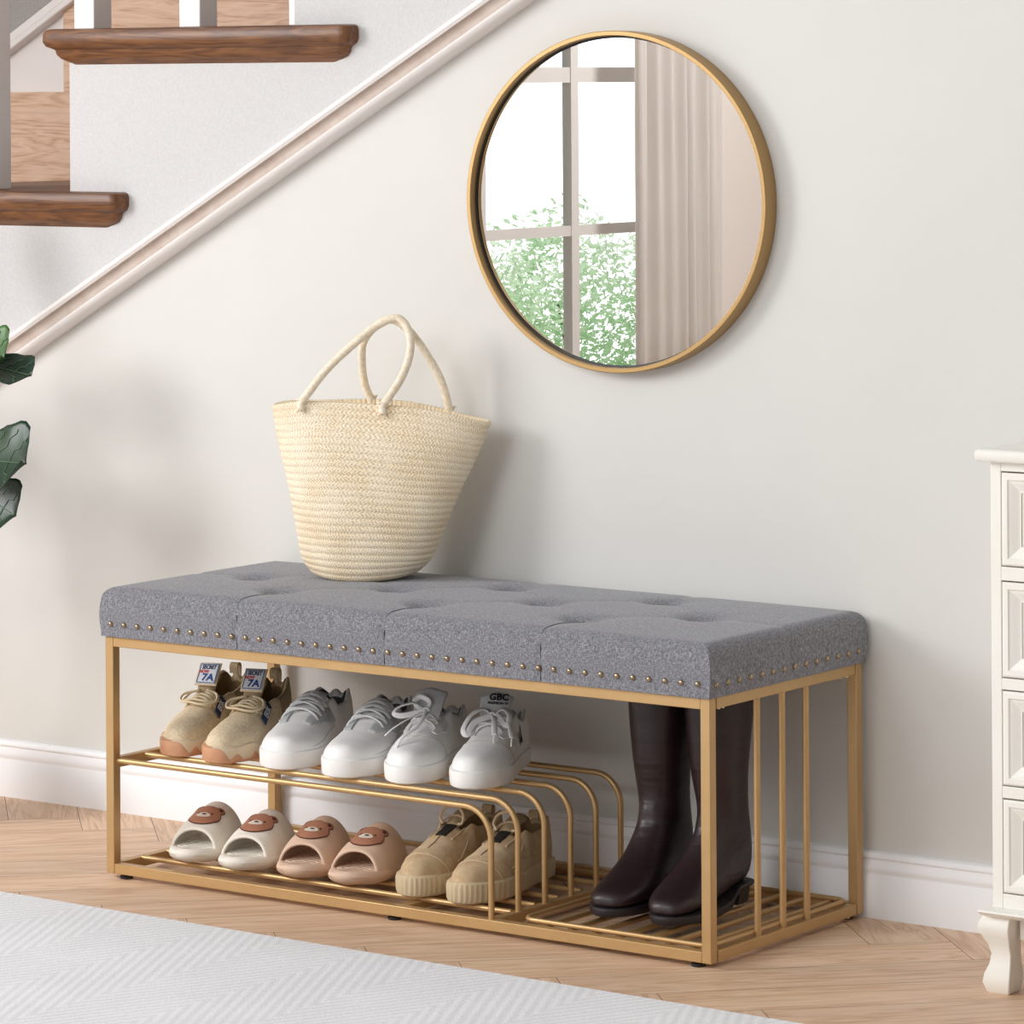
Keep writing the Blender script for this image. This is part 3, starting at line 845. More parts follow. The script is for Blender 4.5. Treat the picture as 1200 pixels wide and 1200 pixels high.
def lacing(sh, m, parent, rows, a_in=66, r=.0026, lift=.004, flat=.6, cross=True, name='lace'):
    mb = MB(); A = radians(a_in)
    for i, t in enumerate(rows):
        L_, R_ = (t, A), (t, pi - A)
        pairs = [(L_, R_)] if (not cross or i == 0) else []
        if cross and i + 1 < len(rows): pairs += [((t, A), (rows[i + 1], pi - A)), ((t, pi - A), (rows[i + 1], A))]
        for (ta, aa), (tb, ab) in pairs:
            pts = []
            for q in range(9):
                u = q / 8
                p = sh.on(ta + (tb - ta) * u, aa + (ab - aa) * u, .0008 + lift * sin(pi * u) ** .5)
                pts.append(p)
            mb.tube(pts, r, 8, flat=flat)
    return mb.build(name, m, parent, smooth='all')

def eyelets(sh, m, parent, rows, a=60, r=.0034, sides=(1, -1)):
    for t in rows:
        for sd in sides:
            A = radians(a) if sd > 0 else pi - radians(a)
            p = sh.on(t, A, .0014); nn = sh.nrm(t, A); ax = nn.orthogonal().normalized(); ay = nn.cross(ax)
            mb = MB()
            rg = [[p + nn * dz + (ax * cos(2 * pi * i / 12) + ay * sin(2 * pi * i / 12)) * rr_ for i in range(12)] for rr_, dz in ((r, 0), (r * .9, .0009), (r * .55, .0009), (r * .45, 0))]
            mb.loft(rg, cap0=False, cap1=True, fm=lambda i, j: 0)
            mb.m[-1] = 1
            mb.build('eyelet', [m, M['ink']], parent, smooth='all')

def seam(sh, m, parent, f, n=30, r=.0007, name='seam'):
    pts = [sh.on(*f(i / n), .0004) for i in range(n + 1)]
    return MB().tube(pts, r, 6).build(name, m, parent, smooth='all')

def place(name, label, x, y, z, th, group=None, cat='shoe'):
    return thing(name, label, cat, (x, y, z), radians(th), group)

ZS = ZM + .007 + rr + .0005     # top of the upper shelf rods (rr = rod radius)
ZL = Z0 + .016 + .0048 + .0003

# ---- 1. beige knit sneakers with gum soles
def knit_sneaker(label, x, y, th, mir):
    t = place('knit_sneaker', label, x, y, ZS, th, 'beige knit sneakers')
    wt = [(0, .033), (.12, .036), (.35, .036), (.55, .042), (.72, .0465), (.85, .046), (1, .043)]
    ht = [(0, .092), (.06, .088), (.16, .066), (.28, .060), (.40, .066), (.52, .058), (.66, .047), (.80, .038), (1, .028)]
    sh = Shoe(.285, wt, .024, ht, 2.2, .006 * mir, op=(.027, .33), inner=.012, toe_drop=.8)
    sh.upper('upper', [M['knit'], M['lining_olive'], M['beige_dark']], t, region=lambda s, a: 2 if s < .26 else 0)
    def zt_(s): return .029 + .005 * sstep(.55, 0, s) + .003 * sin(s * 24 + .5) + .003 * sstep(.9, 1, s)
    sh.sole('midsole', M['beige_sole'], t, add=.0035, ztop=zt_, zbot=lambda s: .002)
    # gum outsole: high bumper round the toe, scallops along the side
    def zg(s, sg):
        p = sg * (1 - s) * (1 if mir > 0 else 1)
        return .006 + .024 * sstep(.035, -.005, p) * sstep(-.42, -.16, p) + .011 * max(0, sin((p - .035) * 44)) ** 1.0 * sstep(.03, .05, p) + .008 * max(0, sin(p * 50)) * sstep(-.16, -.22, p)
    sh.sole('outsole', M['gum'], t, add=.0047, ztop=zg, zbot=lambda s: 0)
    tg, fr_ = tongue(sh, M['beige_dark'], t, .375, .50, .036, .021, .004, curl=-.002, bow=.004)
    lacing(sh, M['lace_cream'], t, [.46, .50, .54, .58], 58, .0024, .008, .8)
    mb = MB(); c = sh.arch(.50, pi / 2) + Vector((0, -.006, .012))
    for q in (0, 1):
        P = [c + Vector((-.006, .004, .002)), c + Vector((-.026 - .006 * q, .006 - .016 * q, -.004)), c + Vector((-.030 - .002 * q, -.014 - .012 * q, -.014)),
             c + Vector((-.008, -.024 - .012 * q, -.010 - .004 * q)), c + Vector((.018, -.026 - .012 * q, -.013 - .004 * q)), c + Vector((.033, -.010 - .008 * q, -.014)), c + Vector((.024, .006, -.004)), c + Vector((.006, .004, .003))]
        mb.tube(P, .0023, 8, smooth=6)
    mb.build('lace_loop', M['lace_cream'], t, smooth='all')
    sh.panel('eyestay', M['beige_sole'], t, lambda u: radians(44), lambda u: radians(58), .34, .56, .0016, sides=(1, -1))
    # label standing on the upper half of the tongue
    def quad(w, h, dx, dy, dz, th_=.0014):
        m_ = MB().box(-w, w, -h, h, -th_ / 2, th_ / 2); mt = fr_(.80, dx, dz, dy); m_.v = [tuple(mt @ Vector(v)) for v in m_.v]; return m_
    quad(.0215, .0235, 0, 0, .0035, .0030).build('label_backing', M['knit'], t, bevel=.001)
    lb = quad(.0185, .0205, 0, 0, .0060).build('label', M['label_white'], t)
    br = MB()
    for w_, h_, dx, dy in ((.0172, .0007, 0, .0188), (.0172, .0007, 0, -.0188), (.0007, .0188, -.0172, 0), (.0007, .0188, .0172, 0)):
        q = quad(w_, h_, dx, dy, .0070, .0004); br.add(q.v, q.f)
    br.build('label_border', M['blue'], lb, smooth=False)
    text_mesh('lettering', 'SECRET', .0112, M['navy'], lb, fr_(.80, 0, .0070, .0125), bold=.0004, sx=.72)
    text_mesh('lettering', 'NOW', .0085, M['red'], lb, fr_(.80, -.008, .0070, .0035), bold=.0004, sx=.8)
    text_mesh('lettering', '7A', .0195, M['blue'], lb, fr_(.80, .002, .0070, -.0085), bold=.0007)
    # slanting side strip with lettering
    lo = lambda u: radians(45 - 17 * u)
    st_ = sh.panel('side_strip', M['navy'], t, lo, lambda u: lo(u) + radians(18), .41, .60, .0036, sides=(1,))
    tp, A = .505, lo(.5) + radians(9)
    p = sh.on(tp, A, .0056); nn = sh.nrm(tp, A); da = (sh.arch(tp - .03, A + radians(2.7)) - sh.arch(tp + .03, A - radians(2.7))).normalized(); dy = nn.cross(da).normalized()
    mt = Matrix(((da.x, dy.x, nn.x, p.x), (da.y, dy.y, nn.y, p.y), (da.z, dy.z, nn.z, p.z), (0, 0, 0, 1)))
    text_mesh('lettering', 'ERSK', .0155, M['label_white'], st_, mt, bold=.0003, sx=1.0)
    # pull loop at the heel
    hp = sh.arch(.02, pi / 2)
    pp = catmull([hp + Vector(q) for q in ((0, -.012, -.004), (0, -.013, .010), (0, -.004, .015), (0, .004, .008), (0, .003, -.012))], 6)
    MB().loft([[p_ + Vector((sx_ * .008, q_, 0)) for sx_, q_ in ((-1, -.0012), (1, -.0012), (1, .0012), (-1, .0012))] for p_ in pp]).build('pull_loop', M['beige_dark'], t, smooth=True)
    return t
knit_sneaker('beige knit sneaker at the left end of the upper shelf, beside the gold post', .098, .072, 17, 1)
knit_sneaker('beige knit sneaker with gum sole, right one of its pair, next to a white sneaker', .205, .060, 17, -1)

# ---- 2. white sneakers with pale grey suede eyestay and laces
def suede_sneaker(label, x, y, th, mir):
    t = place('low_sneaker', label, x, y, ZS, th, 'white and grey sneakers')
    wt = [(0, .038), (.12, .041), (.35, .041), (.55, .050), (.72, .0565), (.85, .057), (1, .054)]
    ht = [(0, .077), (.05, .075), (.14, .055), (.25, .055), (.36, .074), (.48, .066), (.60, .052), (.72, .040), (.84, .034), (1, .030)]
    sh = Shoe(.285, wt, .027, ht, 2.25, .005 * mir, op=(.027, .33), inner=.010, toe_drop=.9)
    sh.upper('upper', [M['white_leather'], M['lining_dark']], t)
    def zt_(s): return .033 + .004 * sstep(.5, 0, s)
    sh.sole('sole', M['white_sole'], t, add=.0022, ztop=zt_)
    sh.panel('eyestay', M['grey_suede'], t, lambda u: radians(22 + 40 * max(0, u - .45) / .55), lambda u: radians(66 + 10 * u), .30, .69, .0014, sides=(1, -1))
    sh.panel('collar_band', M['grey_suede'], t, lambda u: radians(22 + 3 * u), lambda u: radians(42), .10, .31, .0012, sides=(1, -1))
    seam(sh, M['grey_suede'], t, lambda u: (.12 + .72 * u, radians(12 + 6 * sin(u * 3))))
    tongue(sh, M['grey_suede'], t, .31, .44, .014, .024, .004)
    rows = [.36, .42, .48, .54, .60]
    lacing(sh, M['lace_grey'], t, rows, 52, .0036, .0075, .6)
    eyelets(sh, M['grey_suede'], t, rows, 46, .0034)
    return t
suede_sneaker('white low sneaker with pale grey suede and laces, next to the beige knit pair', .338, .070, 18, 1)
suede_sneaker('white low sneaker with pale grey laces, third shoe from the right on the upper shelf', .476, .066, 17, -1)

# ---- 3. white sneakers with a loose bow
def bow_sneaker(label, x, y, th, mir, letters):
    t = place('bow_sneaker', label, x, y, ZS, th, 'white lace-up sneakers with bows')
    wt = [(0, .037), (.12, .039), (.35, .040), (.55, .047), (.72, .054), (.85, .0535), (1, .050)]
    wt = [(a_, b_ * .95) for a_, b_ in wt]
    ht = [(0, .072), (.06, .070), (.16, .056), (.28, .064), (.38, .078), (.50, .067), (.62, .052), (.74, .041), (.85, .036), (1, .032)]
    sh = Shoe(.285, wt, .024, ht, 2.3, .005 * mir, op=(.027, .36), inner=.010, toe_drop=.85)
    sh.upper('upper', [M['white_leather'], M['lining_grey']], t)
    sh.sole('sole', M['white_sole'], t, add=.0022, ztop=lambda s: .032, lip=.0003)
    seam(sh, M['trim_taupe'], t, lambda u: (.60 + .0 * u + .10 * sin(pi * u), radians(8 + 164 * u)), r=.0005)
    sh.panel('eyestay', M['white_leather'], t, lambda u: radians(36 + 20 * max(0, u - .6) / .4), lambda u: radians(66), .34, .62, .0014, sides=(1, -1))
    tg, fr_ = tongue(sh, M['grey_suede'], t, .365, .50, .036, .031, .0035, curl=-.002, bow=.003)
    rows = [.34, .39, .44, .49, .54]
    eyelets(sh, M['white_sole'], t, rows, 52, .0038)
    lacing(sh, M['lace_white'], t, [.46, .52, .57], 62, .0032, .006, .5)
    # bow : two loops and two hanging ends of flat lace
    c = sh.arch(.47, pi / 2) + Vector((0, -.004, .010)); mb = MB()
    def rib(P, w=.0052, closed=False): mb.tube([c + Vector(p) for p in P], w, 8, smooth=7, flat=.34)
    if mir > 0:
        rib([(0, 0, 0), (-.022, -.002, .012), (-.046, -.010, .006), (-.054, -.018, -.004), (-.040, -.018, -.008), (-.018, -.010, -.004), (0, -.004, 0)])
        rib([(0, 0, 0), (.004, .006, .014), (-.012, .008, .022), (-.022, .004, .014), (-.012, .0, .004), (0, 0, 0)])
        rib([(0, 0, 0), (-.018, -.030, -.008), (-.040, -.058, -.022), (-.052, -.074, -.034)], .0022)
        rib([(0, -.002, -.001), (.004, -.028, -.007), (.0, -.062, -.020), (-.014, -.094, -.032), (-.022, -.110, -.048)], .004)
    else:
        rib([(0, 0, 0), (-.018, 0, .010), (-.036, -.014, .000), (-.044, -.034, -.020), (-.036, -.038, -.028), (-.026, -.022, -.010), (0, -.004, 0)], .0058)
        rib([(0, 0, 0), (.016, .004, .010), (.030, -.004, .002), (.034, -.020, -.012), (.026, -.020, -.012), (.010, -.006, 0), (0, 0, 0)], .0052)
        rib([(0, 0, 0), (.008, -.020, -.004), (.014, -.042, -.016), (.018, -.056, -.024)], .0050)
        rib([(.018, -.056, -.024), (.019, -.066, -.030), (.021, -.074, -.035)], .0013)
        rib([(.006, 0, 0), (.028, -.010, -.004), (.040, -.034, -.020), (.046, -.048, -.030)], .0046)
        rib([(.046, -.048, -.030), (.048, -.058, -.036), (.050, -.066, -.041)], .0013)
    rib([(-.006, 0, 0), (0, -.002, .005), (.006, 0, 0)], .0055)
    mb.build('lace_bow', M['lace_white'], t, smooth='all')
    if letters:
        text_mesh('lettering', 'GBC', .0175, M['ink'], tg, fr_(.80, .006, .0008, .000), bold=.0005, sx=1.0)
        text_mesh('lettering', 'FASHION 01', .0068, M['ink'], tg, fr_(.80, .006, .0008, -.0115), bold=.0002)
        # butterfly print on the outer side
        def side(u, v):            # point on the outer quarter wall
            y = sh.L * (1 - .355) + u; t_ = 1 - y / sh.L; z = .034 + v; k = max(0, z / sh.h(t_))
            return Vector((sh.cx(t_) + sh.hw(t_) * (1 - .16 * k ** 2.2 + .03 * sin(pi * min(1, k))) + .0016, y, sh.z0 + z))
        wing = [(0, .001), (.003, .008), (.006, .015), (.010, .019), (.012, .016), (.0115, .009), (.008, .003), (.0095, 0), (.0105, -.006), (.008, -.011), (.005, -.010), (.002, -.005), (0, -.008)]
        out = wing + [(-u * .75, v * .9) for u, v in wing[-2:0:-1]]
        rt = .35; mb = MB(); P = [side(0, 0)]; m_ = len(out)
        for q in (.34, .67, 1.0):
            for u, v in out: P.append(side((u * cos(rt) - v * sin(rt)) * q * 1.15, (u * sin(rt) + v * cos(rt)) * q * 1.15))
        F = [[0, 1 + i, 1 + (i + 1) % m_] for i in range(m_)]
        for q in (0, 1): F += [[1 + q * m_ + i, 1 + (q + 1) * m_ + i, 1 + (q + 1) * m_ + (i + 1) % m_, 1 + q * m_ + (i + 1) % m_] for i in range(m_)]
        mb.add(P, F)
        mb.build('butterfly_print', M['ink'], t, smooth='all', recalc=False)
    return t
bow_sneaker('white sneaker with a loose bow drooping to its left, between grey-laced and lettered sneakers', .603, .080, 20, 1, False)
bow_sneaker('white sneaker with letters on its tongue and a black butterfly, at right of upper shelf', .724, .102, 21, -1, True)

# ---- 4. slides with a bear face
def slide(label, x, y, th, mir, m, rot=0):
    t = place('bear_slide', label, x, y, ZL, th, None, 'slipper')
    wt = [(0, .035), (.15, .040), (.40, .042), (.62, .047), (.78, .0495), (.9, .048), (1, .045)]
    H = [(0, .05), (.40, .072), (.55, .068), (.70, .056), (.82, .042), (.9, .034), (1, .03)]
    sh = Shoe(.262, wt, .012, H, 2.15, .005 * mir, s_toe=.66, toe_k=2.2, toe_drop=1.0)
    # footbed with rounded rim and wavy grip ridges
    mb = MB(); rings = []
    for z, da in ((0, -.008), (.003, -.002), (.009, .003), (.016, .0045), (.021, .003), (.0245, -.0015), (.024, -.006), (.0225, -.009)):
        rings.append([(px, py, z + .003 * sstep(.85, 1, s_)) for px, py, s_, sg in sh.outline(1.0, 60, da)])
    mb.loft(rings); mb.build('footbed', m, t)
    mb = MB()
    for i in range(16):
        s_ = .30 + i * .042
        w = sh.hw(s_) * .78
        pts = [(sh.cx(s_) + w * (q / 8 - 1) , sh.L * (1 - s_) + .004 * sin(q * 1.2 + i), .0228) for q in range(17)]
        mb.tube(pts, .0022, 6)
    mb.build('grip_ridges', m, t, smooth='all')
    # strap
    mb = MB(); K = 28; g = []
    n = 22
    for i in range(n + 1):
        u = i / n; row = []
        for j in range(K + 1):
            a = pi * j / K
            s_ = (.36 + .08 * sin(a)) + ((.845 - .03 * sin(a) ** 2) - (.36 + .08 * sin(a))) * u
            row.append(sh.arch(s_, a, .003))
        g.append(row)
    # inner skin
    gi = [[p - (p - Vector((sh.cx(.5), p.y, .0))).normalized() * .0055 for p in row] for row in g]
    nn = len(g)
    mb.loft(g, closed=False, cap0=False, cap1=False); mb.loft(gi, closed=False, cap0=False, cap1=False)
    # rims
    for a_, b_ in ((g[0], gi[0]), (g[-1], gi[-1])):
        mid = [(p + q) / 2 + (Vector((0, -.0018, 0)) if a_ is g[-1] else Vector((0, .0018, 0))) for p, q in zip(a_, b_)]
        mb.loft([a_, mid, b_], closed=False, cap0=False, cap1=False)
    mb.build('strap', m, t, smooth='all', weld=.00005)
    # bear face print
    def blob(k2, amp, base): return lambda q: base * (1 + amp * cos(k2 * q))
    mb = MB(); t0 = .660; a0 = radians(88)
    face = lambda q: .0250 * (1 + .06 * cos(2 * q) + .10 * max(0, -sin(q)) ** 4 - .04 * max(0, sin(q)) ** 2)
    scf = (1.10, 1.12)
    circ = 0.5 * (sh.hw(t0) + sh.h(t0))
    for base, mi_, off in ((.0016, 0, .0040), (0, 1, .0045)):
        sh.patch(mb, t0, a0, lambda q: face(q) + base, off, mi_, n=32, rings=5, sc=scf)
        for ex in (-1, 1):
            sh.patch(mb, t0 - .0225 / sh.L, a0 - ex * .0215 / circ, lambda q: .0080 + base, off, mi_, n=20, rings=3)
    for ex in (-1, 1): sh.patch(mb, t0 - .0228 / sh.L, a0 - ex * .0218 / circ, lambda q: .0044, .0050, 0, n=16, rings=2)
    sh.patch(mb, t0 + .0050 / sh.L, a0 + .001 / circ, lambda q: .0105, .0050, 2, n=24, rings=3, sc=(1.15, .8))
    sh.patch(mb, t0 + .0026 / sh.L, a0, lambda q: .0032, .0055, 3, n=14, rings=2, sc=(1.2, .8))
    for ex in (-1, 1): sh.patch(mb, t0 - .0030 / sh.L, a0 - ex * .0125 / circ, lambda q: .0022, .0050, 3, n=12, rings=2)
    mb.build('bear_face', [M['bear_edge'], M['bear_face'], M['bear_muzzle'], M['ink']], t, smooth='all', recalc=False)
    return t
slide('cream slide with a brown bear face, leftmost on the lower shelf', .138, .050, 15, 1, M['slide_cream'])
slide('cream slide with a brown bear face, beside a blush-beige slide', .256, .044, 15, -1, M['slide_cream'])
slide('blush-beige slide with a brown bear face, next to the cream pair', .382, .052, 14, 1, M['slide_blush'])
slide('blush-beige slide with a brown bear face, beside the tan suede sneakers', .492, .056, 14, -1, M['slide_blush'])

# ---- 5. tan suede sneakers with ribbed toe foxing
def tan_sneaker(label, x, y, th, mir):
    t = place('suede_sneaker', label, x, y, ZL, th, 'tan suede sneakers')
    wt = [(0, .034), (.12, .037), (.35, .037), (.55, .043), (.72, .0475), (.85, .0475), (1, .044)]
    ht = [(0, .078), (.06, .074), (.16, .058), (.30, .058), (.42, .070), (.55, .060), (.70, .046), (.85, .036), (1, .028)]
    sh = Shoe(.29, wt, .028, ht, 2.2, .006 * mir, op=(.027, .40), inner=.010, toe_drop=.75)
    sh.upper('upper', [M['tan_suede'], M['lining_tan'], M['tan_light']], t, region=lambda s, a: 2 if (.62 < s < .76 and .9 < a < pi - .9) or (.40 < s < .56 and a < .8) else 0)
    sh.sole('sole', M['tan_sole'], t, add=.0045, ztop=lambda s: .034 + .003 * sstep(.8, 1, s), rib=.018)
    seam(sh, M['lining_tan'], t, lambda u: (.60 + .16 * u, pi / 2), r=.0009)
    seam(sh, M['tan_light'], t, lambda u: (.30 + .36 * u, radians(30 + 10 * sin(u * 5))), r=.0016)
    seam(sh, M['tan_light'], t, lambda u: (.16 + .40 * u, radians(22 - 8 * sin(u * 4))), r=.0016)
    seam(sh, M['tan_light'], t, lambda u: (.78 + .05 * sin(pi * u), radians(6 + 168 * u)), r=.0010)
    seam(sh, M['tan_light'], t, lambda u: (.60 - .26 * u, radians(62 - 4 * u)), r=.0018, name='eyestay_edge')
    seam(sh, M['tan_light'], t, lambda u: (.60 - .26 * u, radians(118 + 4 * u)), r=.0018, name='eyestay_edge')
    sh.panel('lace_slot', M['dark'], t, lambda u: radians(79 - 3 * (1 - u)), lambda u: radians(90), .40, .60, .0006, sides=(1, -1))
    tongue(sh, M['beige_dark'], t, .27, .46, .026, .018, .007)
    c = sh.arch(.45, pi / 2) + Vector((0, 0, .004)); mb = MB()
    mb.tube([c + Vector(p) for p in ((-.012, -.012, -.002), (-.022, -.004, .008), (-.016, .006, .022), (.004, .008, .026), (.020, .002, .014), (.022, -.006, 0), (.014, -.006, -.002))], .0024, 8, smooth=7)
    mb.tube([c + Vector(p) for p in ((-.018, -.008, -.002), (-.010, .010, .006), (.006, .014, .008), (.020, .010, .002))], .0022, 8, smooth=7)
    mb.build('lace', M['tan_light'], t, smooth='all')
    hp = sh.arch(.02, pi / 2)
    P = catmull([hp + Vector(q) for q in ((0, -.010, -.006), (0, -.010, .004), (0, -.004, .007), (0, .003, .002), (0, .003, -.014))], 5)
    MB().loft([[p_ + Vector((sx_ * .009, q_, 0)) for sx_, q_ in ((-1, -.0012), (1, -.0012), (1, .0012), (-1, .0012))] for p_ in P]).build('pull_tab', M['tan_suede'], t)
    return t
tan_sneaker('tan suede sneaker with ribbed toe, beside the blush-beige slides', .632, .058, 8, 1)
tan_sneaker('tan suede sneaker with ribbed toe, behind the first bent gold rods', .738, .060, 9, -1)

# ---- 6. knee boots
def boot(label, x, y, th, mir):
    t = place('knee_boot', label, x, y, Z0 + .0285, th, None, 'boot')
    R_ = [((.000, .030), (.000, .018), .012), ((.008, .040), (.005, .015), .028), ((.030, .050), (.030, .014), .0415), ((.065, .062), (.065, .014), .0475),
          ((.100, .080), (.105, .016), .0455), ((.128, .103), (.145, .019), .042), ((.146, .124), (.190, .025), .039), ((.152, .138), (.235, .030), .038),
          ((.150, .150), (.264, .036), .037), ((.156, .160), (.272, .075), .0375), ((.158, .176), (.266, .128), .0385), ((.150, .200), (.258, .172), .0405),
          ((.142, .235), (.258, .225), .044), ((.138, .280), (.264, .275), .049), ((.136, .325), (.270, .325), .053), ((.136, .362), (.272, .362), .054)]
    mb = MB(); rings = []; n = 32
    for (ty, tz), (by, bz), w in R_:
        T_, B_ = Vector((0, ty, tz)), Vector((0, by, bz)); c = (T_ + B_) / 2; ax = (T_ - B_) / 2; r = []
        for i in range(n):
            a = 2 * pi * i / n
            ca, sa = cos(a), sin(a); e = 2 / (3.4 if (sa < 0 and tz < .17) else 2.3)
            xx = w * abs(ca) ** e * (1 if ca > 0 else -1); k = abs(sa) ** e * (1 if sa > 0 else -1)
            p = c + ax * k + Vector((xx * (1 - .18 * max(0, k) * (1 if tz < .12 else .3)), 0, 0))
            r.append((p.x + .004 * mir * sin(pi * min(1, ty / .16)), p.y, p.z))
        rings.append(r)
    up = MB().loft(rings, cap1=False)
    # open top turned inwards
    top_ = rings[-1]; c = Vector((0, .204, .362))
    inn = [[tuple(c.lerp(Vector(p), k) + Vector((0, 0, dz))) for p in top_] for k, dz in ((1, 0), (.965, .001), (.95, -.003), (.94, -.06), (.5, -.08))]
    up.loft(inn, cap0=False, cap1=True)
    o = up.build('shaft', M['boot'], t, smooth='all', weld=.0001, subsurf=1)
    # sole and heel block
    sh = Shoe(.263, [(0, .034), (.15, .036), (.4, .037), (.6, .045), (.74, .050), (.85, .0475), (1, .042)], .02, [(0, .02), (1, .02)], asym=.004 * mir, s_toe=.70, toe_k=2.0)
    sh.sole('sole', M['boot_sole'], t, add=.003, ztop=lambda s: .0155 + .0185 * sstep(.42, .24, s), zbot=lambda s: .0 + .026 * sstep(.40, .28, s))
    mb = MB(); rings = []
    for z, k in ((0, .90), (.002, .93), (.030, 1.0)):
        r = [(.037 * k * sg * sqrt(max(0, 1 - max(0, (q - .4) / .6) ** 2.4)) , .200 + .064 * q * (k), z) for sg in (1,) for q in [i / 12 for i in range(13)]]
        r += [(-px, py, pz) for px, py, pz in r[::-1]][1:]
        rings.append(r)
    mb.loft(rings).build('heel_block', M['boot_sole'], t)
    seam(sh, M['boot_sole'], t, lambda u: (.9, radians(10 + 160 * u)), r=.0004) if False else None
    return t
boot('dark brown leather knee boot, nearer the bent gold rods', 1.012, .082, 5, 1)
boot('dark brown leather knee boot just behind the front right gold post', 1.128, .084, 5, -1)

# ================================================================= STRAW BAG
bg = thing('straw_tote', 'woven straw tote bag with two cream rope handles standing on the grey cushion', 'bag', (.329, .326, .5185), radians(22))
def bag():
    rows = 25; rings = []; n = 96; info = []
    Hh = .306
    steps = [(i / (rows * 6)) for i in range(rows * 6 + 1)]
    for v in steps:
        # half widths along the bag and across
        a = lerp(.102, .202, v ** .92) ; b = lerp(.078, .050, sstep(.15, 1, v)) * (1 - .25 * sstep(.75, 1, v))
        if v < .12: kk = sqrt(max(0, 1 - ((.12 - v) / .12) ** 2)) * .20 + .80; a *= kk; b *= kk
        ridge = .0022 * abs(sin(pi * v * rows)) ** .6
        lean = .032 * v
        r = []
        for i in range(n):
            th = 2 * pi * i / n; ex = 2 / 2.2
            ca, sa = cos(th), sin(th)
            x = (a + ridge) * abs(ca) ** ex * (1 if ca > 0 else -1); y = (b + ridge) * abs(sa) ** ex * (1 if sa > 0 else -1)
            z = Hh * v + v * (-.010 - .065 * x + .018 * (1 - (x / .2) ** 2)) + .0015 * sin(th * 5 + v * 7) * v
            if v < .14: z += .010 * (1 - v / .14) * max(0, (abs(x) / .1) ** 2) * 1
            r.append((x + lean + .0015 * sin(th * 3 + v * 9), y + .002 * sin(th * 4 + 2 * v), z))
        rings.append(r)
    outer = len(rings)
    # rolled lip and inside wall
    cen = Vector((sum(p[0] for p in rings[-1]) / n, 0, 0))
    nlip = 0
    for dz, k in ((.002, .985), (0, .965), (-.03, .93)):
        rings.append([(cen.x + (x - cen.x) * k, y * (k if k > .9 else k * 1.2), z + dz) for x, y, z in rings[outer - 1]])
    mb = MB()
    mb.loft(rings, cap0=True, cap1=True, uv=lambda i, j: (j / n, min(i, outer) / outer))
    o = mb.build('basket_body', M['straw'], bg, smooth='all')
    return rings[outer - 1]
rim = bag()
def rim_pt(x, front=True):
    best = min((p for p in rim if (p[1] < 0) == front), key=lambda p: abs(p[0] - x)); return Vector(best)
def handle(xl, xr_, top, front, name='handle'):
    a, b = rim_pt(xl, front), rim_pt(xr_, front); q = -1 if front else 1
    off = Vector((0, .004 * q, 0))
    P = [a + off + Vector((0, 0, -.014)), a + off] + [Vector(p) for p in top] + [b + off, b + off + Vector((0, 0, -.014))]
    o = MB().tube(P, .0072, 12, smooth=10).build(name, M['rope'], bg, smooth='all')
    mb = MB()
    for e, s_ in ((a, 1), (b, 1)):
        c = e + off + Vector((0, .004 * q, -.004))
        mb.tube([c + Vector((-.010, 0, .012)), c + Vector((.008, .002 * q, -.014))], .0016, 6)
        mb.tube([c + Vector((.010, 0, .012)), c + Vector((-.008, .002 * q, -.014))], .0016, 6)
        mb.tube([c + Vector((-.009, .002 * q, .010)), c + Vector((.009, .002 * q, .010))], .0016, 6)
    mb.build('handle_stitching', M['rope'], o, smooth='all')
    return o
handle(-.108, .052, [(-.092, -.040, .332), (-.058, -.032, .376), (-.014, -.022, .418), (.028, -.010, .452), (.066, -.004, .466), (.088, -.008, .440), (.090, -.014, .402), (.078, -.026, .362), (.060, -.040, .330)], True)
handle(.000, .146, [(-.008, .036, .345), (-.010, .026, .388), (-.002, .014, .425), (.028, .004, .455), (.056, .004, .462), (.086, .008, .440), (.114, .018, .398), (.136, .030, .352)], False)

# ================================================================= DRAWER CHEST
ch = thing('drawer_chest', 'cream painted chest of four panelled drawers on curved legs at the right edge', 'chest of drawers', (1.98, .29, 0))
OX, OY = 1.98, .29
X0c, X1c, Y0c, Y1c = 1.7215, 2.24, .11, .46
def cb(name, *a, m=M['cab'], bevel=.002, p=ch): return L3(MB().box(*a)).build(name, m, p, smooth=True, bevel=bevel)
mb = MB()
zs = [(.818, .804), (.6577, .6365), (.4868, .4692), (.3213, .3029), (.1562, .133)]
mb.box(X0c, X0c + .018, Y0c, Y1c, .133, .8195); mb.box(X1c - .018, X1c, Y0c, Y1c, .133, .8195)
mb.box(X0c + .018, X1c - .018, Y0c + .06, Y1c, .133, .8195)
for a_, b_ in zs: mb.box(X0c + .018, X1c - .018, Y0c, Y0c + .02, b_, a_)
L3(mb).build('body', M['cab'], ch, smooth=False, bevel=.0012)
L3(MB().box(X0c + .019, X1c - .019, Y0c + .021, Y0c + .059, .134, .818)).build('drawer_gap_shade', M['dark'], ch, smooth=False)  # dark filler box; shade of the drawer gaps is put into its colour
